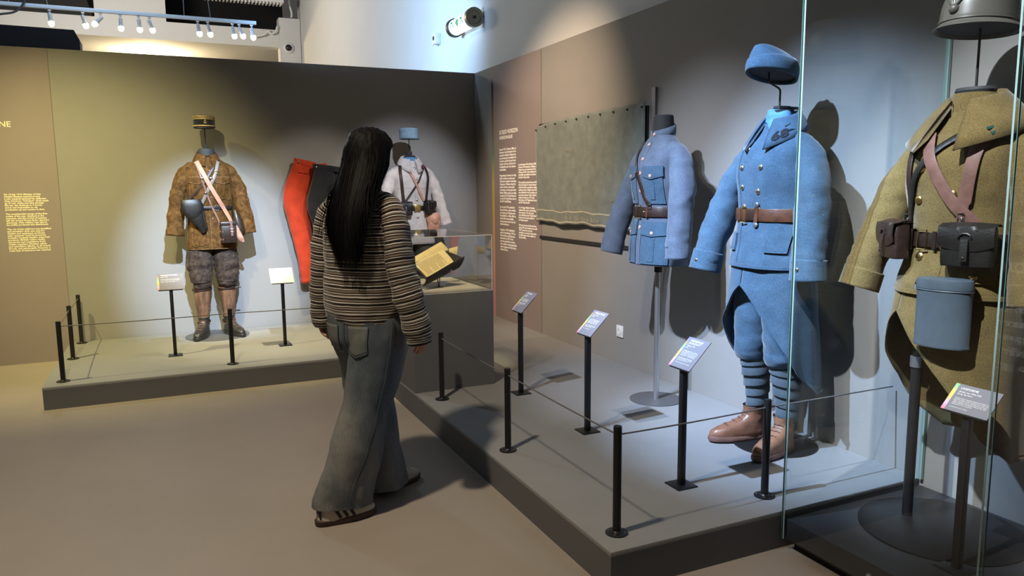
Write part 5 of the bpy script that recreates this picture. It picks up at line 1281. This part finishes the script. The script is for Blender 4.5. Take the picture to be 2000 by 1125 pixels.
# ================================================================== the visitor
def stripes():
    m = nmat('striped_knit', (.1, .1, .1), .95, spec=.15, sheen=.2); nt = m.node_tree; b = nt.nodes['Principled BSDF']
    at = nt.nodes.new('ShaderNodeAttribute'); at.attribute_name = 'len'
    tc = nt.nodes.new('ShaderNodeTexCoord'); nz = nt.nodes.new('ShaderNodeTexNoise'); nz.inputs['Scale'].default_value = 16; nt.links.new(tc.outputs['Object'], nz.inputs['Vector'])
    ad = nt.nodes.new('ShaderNodeMath'); ad.operation = 'MULTIPLY_ADD'; ad.inputs[1].default_value = .006; nt.links.new(nz.outputs['Fac'], ad.inputs[0]); nt.links.new(at.outputs['Fac'], ad.inputs[2])
    dv = nt.nodes.new('ShaderNodeMath'); dv.operation = 'DIVIDE'; dv.inputs[1].default_value = .072; nt.links.new(ad.outputs[0], dv.inputs[0])
    fr = nt.nodes.new('ShaderNodeMath'); fr.operation = 'FRACT'; nt.links.new(dv.outputs[0], fr.inputs[0])
    r = nt.nodes.new('ShaderNodeValToRGB'); r.color_ramp.interpolation = 'CONSTANT'; el = r.color_ramp.elements
    K = (.012, .008, .008); W = (.66, .63, .57); T = (.20, .165, .125); B = (.035, .02, .018)
    st = [(0, K), (.13, W), (.19, B), (.25, T), (.36, K), (.47, W), (.53, T), (.60, K), (.66, W), (.70, B), (.78, T), (.88, K), (.93, W)]
    el[0].position = 0; el[0].color = (*K, 1); el[1].position = .97; el[1].color = (*T, 1)
    for p, c in st[1:]: e = el.new(p); e.color = (*c, 1)
    nt.links.new(fr.outputs[0], r.inputs['Fac']); nt.links.new(r.outputs['Color'], b.inputs['Base Color'])
stripes()
def denim():
    m = nmat('denim', (.1, .13, .15), .9, spec=.2); nt = m.node_tree; b = nt.nodes['Principled BSDF']
    tc = nt.nodes.new('ShaderNodeTexCoord'); mp = nt.nodes.new('ShaderNodeMapping'); mp.inputs['Scale'].default_value = (1, 1, .3); nt.links.new(tc.outputs['Object'], mp.inputs['Vector'])
    n = nt.nodes.new('ShaderNodeTexNoise'); n.inputs['Scale'].default_value = 5; n.inputs['Detail'].default_value = 7; nt.links.new(mp.outputs['Vector'], n.inputs['Vector'])
    n2 = nt.nodes.new('ShaderNodeTexNoise'); n2.inputs['Scale'].default_value = 160; nt.links.new(mp.outputs['Vector'], n2.inputs['Vector'])
    r = nt.nodes.new('ShaderNodeValToRGB'); r.color_ramp.elements[0].position = .36; r.color_ramp.elements[0].color = (.072, .090, .112, 1); r.color_ramp.elements[1].position = .66; r.color_ramp.elements[1].color = (.205, .205, .198, 1)
    nt.links.new(n.outputs['Fac'], r.inputs['Fac'])
    mr = nt.nodes.new('ShaderNodeMapRange'); mr.inputs['To Min'].default_value = .75; mr.inputs['To Max'].default_value = 1.25; nt.links.new(n2.outputs['Fac'], mr.inputs['Value'])
    mx = nt.nodes.new('ShaderNodeVectorMath'); mx.operation = 'SCALE'; nt.links.new(r.outputs['Color'], mx.inputs[0]); nt.links.new(mr.outputs['Result'], mx.inputs['Scale']); nt.links.new(mx.outputs['Vector'], b.inputs['Base Color'])
    bp = nt.nodes.new('ShaderNodeBump'); bp.inputs['Strength'].default_value = .2; bp.inputs['Distance'].default_value = .002; nt.links.new(n2.outputs['Fac'], bp.inputs['Height']); nt.links.new(bp.outputs['Normal'], b.inputs['Normal'])
denim()
nmat('denim_seam', (.055, .075, .09), .9); nmat('denim_pocket', (.115, .12, .115), .9, var=.2, vscale=12)
nmat('skin', (.42, .22, .15), .5, var=.06, vscale=20); nmat('nail', (.5, .3, .24), .3)
nmat('hair_black', (.0038, .0036, .0038), .62, spec=.12, var=.3, vscale=60, stretch=(6, 6, .3))
nmat('suede_cream', (.48, .43, .34), .8, var=.1, vscale=30); nmat('shoe_black', (.012, .011, .011), .6); nmat('gum_sole', (.05, .028, .018), .6)
nmat('eye_white', (.8, .8, .78), .3); nmat('eye_dark', (.02, .012, .01), .2); nmat('lip', (.35, .12, .10), .5)

def person():
    th = R(125); ORG = Vector((.772, 3.212, 0))
    o = empty('person', ORG, th, 'visitor with long black hair in a striped jumper and wide jeans looking at the book', 'person')
    # ---------------- body: one continuous skinned surface
    verts = []; rad = []; edges = []; idx = {}
    def J(name, p, r, frm=None):
        idx[name] = len(verts); verts.append(Vector(p)); rad.append(r if isinstance(r, tuple) else (r, r))
        if frm: edges.append((idx[frm], idx[name]))
    J('pelvis', (0, .0, .93), (.125, .095)); J('waist', (0, -.005, 1.06), (.105, .08), 'pelvis'); J('chest', (0, .0, 1.22), (.125, .09), 'waist'); J('upper', (0, .005, 1.33), (.10, .07), 'chest')
    J('neck', (0, -.005, 1.415), .046, 'upper'); J('neck2', (-.014, -.02, 1.465), .046, 'neck'); J('jaw', (-.026, -.035, 1.505), (.062, .07), 'neck2'); J('head', (-.028, -.028, 1.565), (.072, .088), 'jaw'); J('crown', (-.028, -.018, 1.615), (.058, .072), 'head')
    R_SH = (-.155, .0, 1.355)
    arms = {-1: [(-.15, .0, 1.34), (-.21, .025, 1.10), (-.262, -.010, .87), (-.270, -.022, .80)], 1: [(.16, 0, 1.35), (.222, .03, 1.10), (.245, .02, .90), (.248, .015, .83)]}
    for s in (-1, 1):
        a = arms[s]; q = 'r' if s < 0 else 'l'
        J(q+'cl', (s*.08, .0, 1.365), .055, 'upper'); J(q+'sh', a[0], .052, q+'cl')
        J(q+'ua', tuple((Vector(a[0])*.5+Vector(a[1])*.5)), .044, q+'sh'); J(q+'el', a[1], .038, q+'ua'); J(q+'fa', tuple((Vector(a[1])*.55+Vector(a[2])*.45)), .036, q+'el'); J(q+'wr', a[2], (.027, .022), q+'fa')
        w_ = Vector(a[2]); d = (Vector(a[3])-w_).normalized(); side = Vector((0, -1, 0)); side = (side-d*side.dot(d)).normalized(); nrm = d.cross(side)*(-s)
        # palm then five fingers; side = towards the thumb (front), inward curl = towards the thigh
        inw = Vector((-s, 0, 0)); inw = (inw-d*inw.dot(d)-side*inw.dot(side)).normalized()
        J(q+'pm', w_+d*.045, (.033, .018), q+'wr'); pc = w_+d*.075
        J(q+'pk', pc, (.034, .015), q+'pm')
        for k, (off, ln) in enumerate(((.027, .070), (.009, .079), (-.009, .074), (-.026, .058))):
            b0 = pc+side*off+d*.012
            J(q+'f%da' % k, b0, .0095, q+'pk'); J(q+'f%db' % k, b0+d*ln*.45+inw*.006+side*off*.1, .0088, q+'f%da' % k); J(q+'f%dc' % k, b0+d*ln*.74+inw*.020+side*off*.08, .0080, q+'f%db' % k); J(q+'f%dd' % k, b0+d*ln*.93+inw*.036, .0070, q+'f%dc' % k)
        t0 = w_+d*.032+side*.026
        J(q+'t0', t0, .0115, q+'pm'); J(q+'t1', t0+d*.026+side*.018+inw*.010, .0100, q+'t0'); J(q+'t2', t0+d*.054+side*.022+inw*.022, .0085, q+'t1')
    legp = {-1: [(-.08, .01, .88), (-.045, .07, .50), (-.015, .165, .11), (.02, .09, .045)], 1: [(.08, 0, .88), (.078, -.085, .50), (.058, -.095, .10), (.062, -.20, .045)]}
    for s in (-1, 1):
        a = legp[s]; q = 'r' if s < 0 else 'l'
        J(q+'hip', a[0], .075, 'pelvis'); J(q+'th', tuple(Vector(a[0])*.5+Vector(a[1])*.5), .066, q+'hip'); J(q+'kn', a[1], .05, q+'th'); J(q+'cf', tuple(Vector(a[1])*.6+Vector(a[2])*.4), .048, q+'kn'); J(q+'an', a[2], .034, q+'cf'); J(q+'ft', a[3], (.03, .022), q+'an')
    me = bpy.data.meshes.new('body'); me.from_pydata(verts, edges, []); ob = bpy.data.objects.new('tmp_body', me); COL.objects.link(ob)
    sk = ob.modifiers.new('skin', 'SKIN'); sk.use_smooth_shade = True
    lay = me.skin_vertices[0].data if me.skin_vertices else None
    if lay is None:
        bm = bmesh.new(); bm.from_mesh(me); bm.verts.layers.skin.verify(); bm.to_mesh(me); bm.free(); lay = me.skin_vertices[0].data
    for i, r in enumerate(rad): lay[i].radius = r; lay[i].use_root = (i == 0)
    ss = ob.modifiers.new('sub', 'SUBSURF'); ss.levels = 2; ss.render_levels = 2
    dg = bpy.context.evaluated_depsgraph_get(); bme = bpy.data.meshes.new_from_object(ob.evaluated_get(dg)); bpy.data.objects.remove(ob)
    # face relief (front of the head is -Y)
    HC = Vector((-.028, -.03, 1.555))
    def push(v, c, r, d): 
        k = math.exp(-((v-c).length/r)**2); return d*k
    for v in bme.vertices:
        p = v.co.copy()
        if p.z > 1.44:
            q = p-HC
            if q.y < 0:
                d = push(q, Vector((0, -.095, -.012)), .016, Vector((0, -.026, -.004)))+push(q, Vector((0, -.09, .012)), .012, Vector((0, -.012, 0)))
                for sx in (-1, 1): d += push(q, Vector((sx*.030, -.085, .012)), .016, Vector((0, .012, 0)))+push(q, Vector((sx*.04, -.07, -.02)), .022, Vector((0, -.006, 0)))
                d += push(q, Vector((0, -.09, -.042)), .016, Vector((0, -.010, 0)))+push(q, Vector((0, -.085, -.075)), .02, Vector((0, -.010, 0)))
                v.co = p+d
    bme.name = 'body'; bme.materials.clear(); bme.materials.append(MATS['skin']); bme.shade_smooth()
    bo = bpy.data.objects.new('body', bme); COL.objects.link(bo); bo.parent = o
    for sx in (-1, 1):
        e = bmobj('eye', lathe_bm([(0, -.011), (.008, -.008), (.011, 0), (.008, .008), (0, .011)], 14), 'eye_white', bo, True); e.location = HC+Vector((sx*.030, -.066, .012))
        ir = bmobj('iris', lathe_bm([(0, .0), (.0052, 0), (0, .0015)], 12), 'eye_dark', e, True); ir.location = (0, -.0108, 0); ir.rotation_euler = (R(90), 0, 0)
        er = tube('ear', [(-.02+sx*.070, -.012, 1.575, .004, .014), (-.02+sx*.078, -.010, 1.555, .006, .016), (-.02+sx*.074, -.016, 1.53, .004, .010)], 'skin', bo, m=12, n=14, cap1=True)
    tube('lips', [(-.028-.02, -.118, 1.512, .002, .002), (-.028, -.128, 1.513, .006, .004), (-.028+.02, -.118, 1.512, .002, .002)], 'lip', bo, m=12, n=10, ref=(0, 0, 1), cap1=True)
    # ---------------- jumper
    secs = [(.845, 0, .010, .170, .135, 2.2), (.88, 0, .012, .182, .148, 2.2), (.98, 0, .012, .188, .150, 2.2), (1.10, 0, .008, .190, .148, 2.3), (1.22, 0, .004, .188, .140, 2.4), (1.30, .004, .004, .176, .124, 2.5), (1.345, .004, .006, .154, .102, 2.5), (1.382, .002, .008, .120, .082, 2.3), (1.41, 0, .006, .085, .068, 2), (1.43, 0, .002, .068, .062, 2)]
    class Jump(Torso):
        def P(s, t, z, off=0):
            p, N = Torso.P(s, t, z, off); k = max(0, 1-(z-.845)/.2)
            p.z += k*(.018*sin(t*1.0+1.2)+.010*sin(3*t)); return p, N
    T = Jump(secs, 80, 96, ((.012, (5, 5, 7), 3), (.006, (12, 12, 16), 8), (.003, (26, 26, 30), 1)))
    jm = T.mesh('jumper', 'striped_knit', o, attr=True)
    sl = {-1: [(-.09, .004, 1.37, .04, .05), (-.130, .004, 1.346, .050, .064), (-.168, .010, 1.285, .058, .070), (-.194, .020, 1.17, .058, .066), (-.220, .022, 1.05, .058, .064), (-.248, .010, .93, .060, .062), (-.262, -.010, .83, .058, .058), (-.268, -.018, .765, .052, .052)],
          1: [(.09, .004, 1.37, .04, .05), (.142, .004, 1.348, .052, .066), (.186, .010, 1.285, .060, .072), (.208, .024, 1.17, .058, .066), (.226, .030, 1.05, .056, .062), (.240, .026, .94, .054, .058), (.246, .018, .85, .055, .056), (.248, .014, .80, .044, .046)]}
    for s in (-1, 1): tube('sleeve', sl[s], 'striped_knit', jm, True, m=90, n=36, ref=(0, 1, 0), wr=((.010, (8, 8, 15), s+4), (.005, (18, 18, 36), s+7)), hem=.05, p=2.1)
    strap('hem_band', [T.P(2*pi*i/80, .852, .0) for i in range(80)], .010, .002, 'knit_edge', jm, True)
    # ---------------- jeans
    V, F = tube_vf([(0, .008, .985, .150, .118), (0, .010, .93, .162, .132), (0, .014, .86, .170, .142), (0, .012, .78, .165, .140), (0, .01, .72, .12, .11)], 30, 48, (0, 1, 0), ((.006, (9, 9, 10), 2),), cap1=True, p=2.3)
    rl = [(-.080, .008, .90, .095, .125), (-.086, .018, .80, .098, .132), (-.074, .045, .66, .098, .122), (-.052, .085, .48, .098, .114), (-.022, .128, .30, .098, .124), (.006, .166, .16, .094, .128), (.018, .178, .095, .088, .134), (.020, .180, .068, .086, .135)]
    ll = [(.080, .004, .90, .095, .122), (.086, -.006, .80, .098, .122), (.084, -.045, .64, .096, .112), (.078, -.085, .46, .094, .106), (.068, -.105, .28, .102, .112), (.062, -.115, .13, .112, .122), (.06, -.12, .065, .116, .126), (.06, -.12, .042, .116, .127)]
    wr = ((.020, (7, 7, 3.5), 4), (.008, (15, 15, 9), 9), (.003, (30, 30, 24), 3))
    tube_vf(rl, 90, 44, (.30, .95, 0), wr, hem=.03, V=V, F=F, p=2.1); tube_vf(ll, 90, 44, (0, 1, 0), wr, hem=.03, V=V, F=F, p=2.1)
    je = mobj('jeans', V, F, 'denim', o)
    from mathutils.bvhtree import BVHTree
    bv = BVHTree.FromPolygons([Vector(v) for v in V], F)
    def hit(x, z, d=Vector((0, -1, 0)), off=.002):
        """point on the outside of the jeans seen from direction -d"""
        o_ = Vector((x, 0, z))-d*.6 if d.x == 0 else Vector((0, x, z))-d*.6
        q, n_, _, _ = bv.ray_cast(o_, d)
        return (q+(-d)*off, (n_ if n_.dot(d) < 0 else -n_)) if q else (Vector((x, .15, z)), -d)
    def backpatch(nm, x0, x1, zt, zb, mat, pr):
        W = []; m = 10
        for a in range(m+1):
            for b in range(m+1):
                u = b/m; v = a/m; lo = zb-.018*(1-abs(2*u-1)); W.append(hit(x0+(x1-x0)*u, zt+(lo-zt)*v, off=.003)[0])
        q = mobj(nm, W, [(a*(m+1)+b, a*(m+1)+b+1, (a+1)*(m+1)+b+1, (a+1)*(m+1)+b) for a in range(m) for b in range(m)], mat, pr); md = q.modifiers.new('t', 'SOLIDIFY'); md.thickness = .003; md.offset = 0
        rim = [W[i] for i in list(range(0, (m+1)*(m+1), m+1))+[m*(m+1)+b for b in range(1, m+1)]+[a*(m+1)+m for a in range(m-1, -1, -1)]]
        strap('stitching', [(r_+Vector((0, .001, 0)), Vector((0, 1, 0))) for r_ in rim], .006, .002, 'denim_seam', q)
    backpatch("back_pocket", -.118, -.024, .845, .735, 'denim_pocket', je); backpatch('back_pocket', .03, .125, .845, .74, 'denim_pocket', je)
    K = resample(rl, 60); PN = []
    for k in K[4:59]:
        q, n_ = hit(k[1]+k[4]*.30, k[2], Vector((1, 0, 0)), .001); PN.append((q, n_))
    strap('outseam', PN, .014, .003, 'denim_seam', je)
    strap('seat_seam', [hit(0.0, z, off=.0) for z in (.90, .87, .84, .81, .78, .75)], .010, .004, 'denim_seam', je)
    # ---------------- hair: cap and long fall over the back
    hk = []   # (z, cx, cy, rx, ry)
    secs = [(1.13, -.070, .178, .048, .012, 2.2), (1.16, -.068, .180, .066, .020, 2.2), (1.24, -.058, .176, .090, .030, 2.3), (1.32, -.054, .152, .102, .042, 2.3), (1.40, -.046, .100, .108, .066, 2.2), (1.46, -.040, .045, .108, .094, 2.1), (1.53, -.034, .0, .108, .110, 2.1), (1.60, -.030, -.012, .098, .108, 2.0), (1.645, -.028, -.012, .072, .085, 2), (1.668, -.028, -.010, .035, .045, 2), (1.674, -.028, -.01, .004, .005, 2)]
    class Hair(Torso):
        def P(s, t, z, off=0):
            p, N = Torso.P(s, t, z, off)
            # open at the face
            if z < 1.60:
                f = max(0, cos(t))*min(1, (1.60-z)/.05)
                p.y += f*.085 if z > 1.42 else 0
            return p, N
    TH = Hair(secs, 90, 96, ((.004, (60, 60, 3), 3), (.003, (130, 130, 4), 6)))
    hr = TH.mesh('hair', 'hair_black', o, hem=False, cap=True)
    rnd = random.Random(5); V = []; F = []
    for q in range(420):                                  # loose strands on and below the fall
        t = rnd.uniform(R(75), R(285)); z0 = rnd.uniform(1.28, 1.60); ln = rnd.uniform(.22, .55); zb = max(1.095, z0-ln); wd = rnd.uniform(.0012, .0032); j = rnd.uniform(-.014, .014); base = len(V); m = 10
        for i in range(m+1):
            u = i/m; z = z0+(zb-z0)*u; p, N = TH.P(t+j*u*4, max(z, 1.14), .002+.004*u); p = p.copy(); p.z = z; p.x += j*u*u*1.8; p.y += .004*u
            w_ = wd*(1-.8*u); side = Vector((cos(t), sin(t), 0)); V += [p-side*w_, p+side*w_]
        F += [(base+2*i, base+2*i+1, base+2*i+3, base+2*i+2) for i in range(m)]
    for q in range(60):                                   # side wisps over the shoulders
        sd = rnd.choice((-1, 1)); t = pi+sd*rnd.uniform(R(45), R(100)); z0 = rnd.uniform(1.38, 1.5); zb = rnd.uniform(1.12, 1.3); base = len(V); m = 12; sp = rnd.uniform(.01, .07)*sd
        for i in range(m+1):
            u = i/m; z = z0+(zb-z0)*u; p, N = TH.P(t, max(z, 1.3), .004); p = p.copy(); p.z = z; p.x += -sp*u*1.1; p.y = max(p.y, .10+.07*u) if u > .3 else p.y
            side = Vector((cos(t), sin(t), 0)); w_ = .0018*(1-.7*u); V += [p-side*w_, p+side*w_]
        F += [(base+2*i, base+2*i+1, base+2*i+3, base+2*i+2) for i in range(m)]
    so = mobj('hair_strands', V, F, 'hair_black', o); so['kind'] = 'stuff'
    # ---------------- shoes
    def sneaker(loc, rz, L=.268):
        k = L/.285
        secs = [(.022, 0, -.055*k, .046, .138*k, 2.5), (.040, 0, -.054*k, .046, .136*k, 2.5), (.055, 0, -.045*k, .044, .124*k, 2.4), (.07, 0, -.02*k, .041, .096*k, 2.2), (.085, 0, .012*k, .037, .062*k, 2.1), (.095, 0, .024*k, .034, .050*k, 2)]
        TS = Torso(secs, 20, 44); b = TS.mesh('shoe', 'suede_cream', o, hem=False, cap=True); b.matrix_local = Matrix.Translation(loc) @ Matrix.Rotation(rz, 4, 'Z')
        n = 40; V = []
        for z, g in ((0, -.002), (.006, .003), (.024, .004), (.028, .0)):
            for i in range(n):
                t = 2*pi*i/n; y = -.055*k-(.143*k+g)*spow(cos(t), .85); V.append(((.048+g)*spow(sin(t), .85)*(1-.12*math.exp(-((y-.02)/.05)**2)), y, z))
        mobj('sole', V, grid_faces(4, n)+[tuple(reversed(range(n))), tuple(range(3*n, 4*n))], 'gum_sole', b, 'auto')
        for s in (-1, 1):
            for j in range(3):
                PN = []
                for u in (0, .33, .66, 1):
                    z = .030+.048*u; y = -.072+.030*j+.026*u; kk = TS.sec(z); cth = max(-1, min(1, -(y-kk[2])/kk[4])); t = s*math.acos(spow(cth, kk[5]/2)); PN.append(TS.P(t, z, .001))
                strap('stripe', PN, .013, .0018, 'shoe_black', b)
        for j in range(4): strap('lace', [TS.X(x, .066+.007*j, .0015) for x in (-.016, 0, .016)], .005, .003, 'suede_cream', b)
        tube('heel_tab', [(0, .072*k, .035, .03, .006), (0, .074*k, .06, .026, .005), (0, .07*k, .085, .02, .005)], 'shoe_black', b, m=8, n=12, cap1=True)
    sneaker((.024, .228, 0), R(-27)); sneaker((.055, -.165, 0), R(-12))
nmat('knit_edge', (.36, .33, .29), .95)
person()
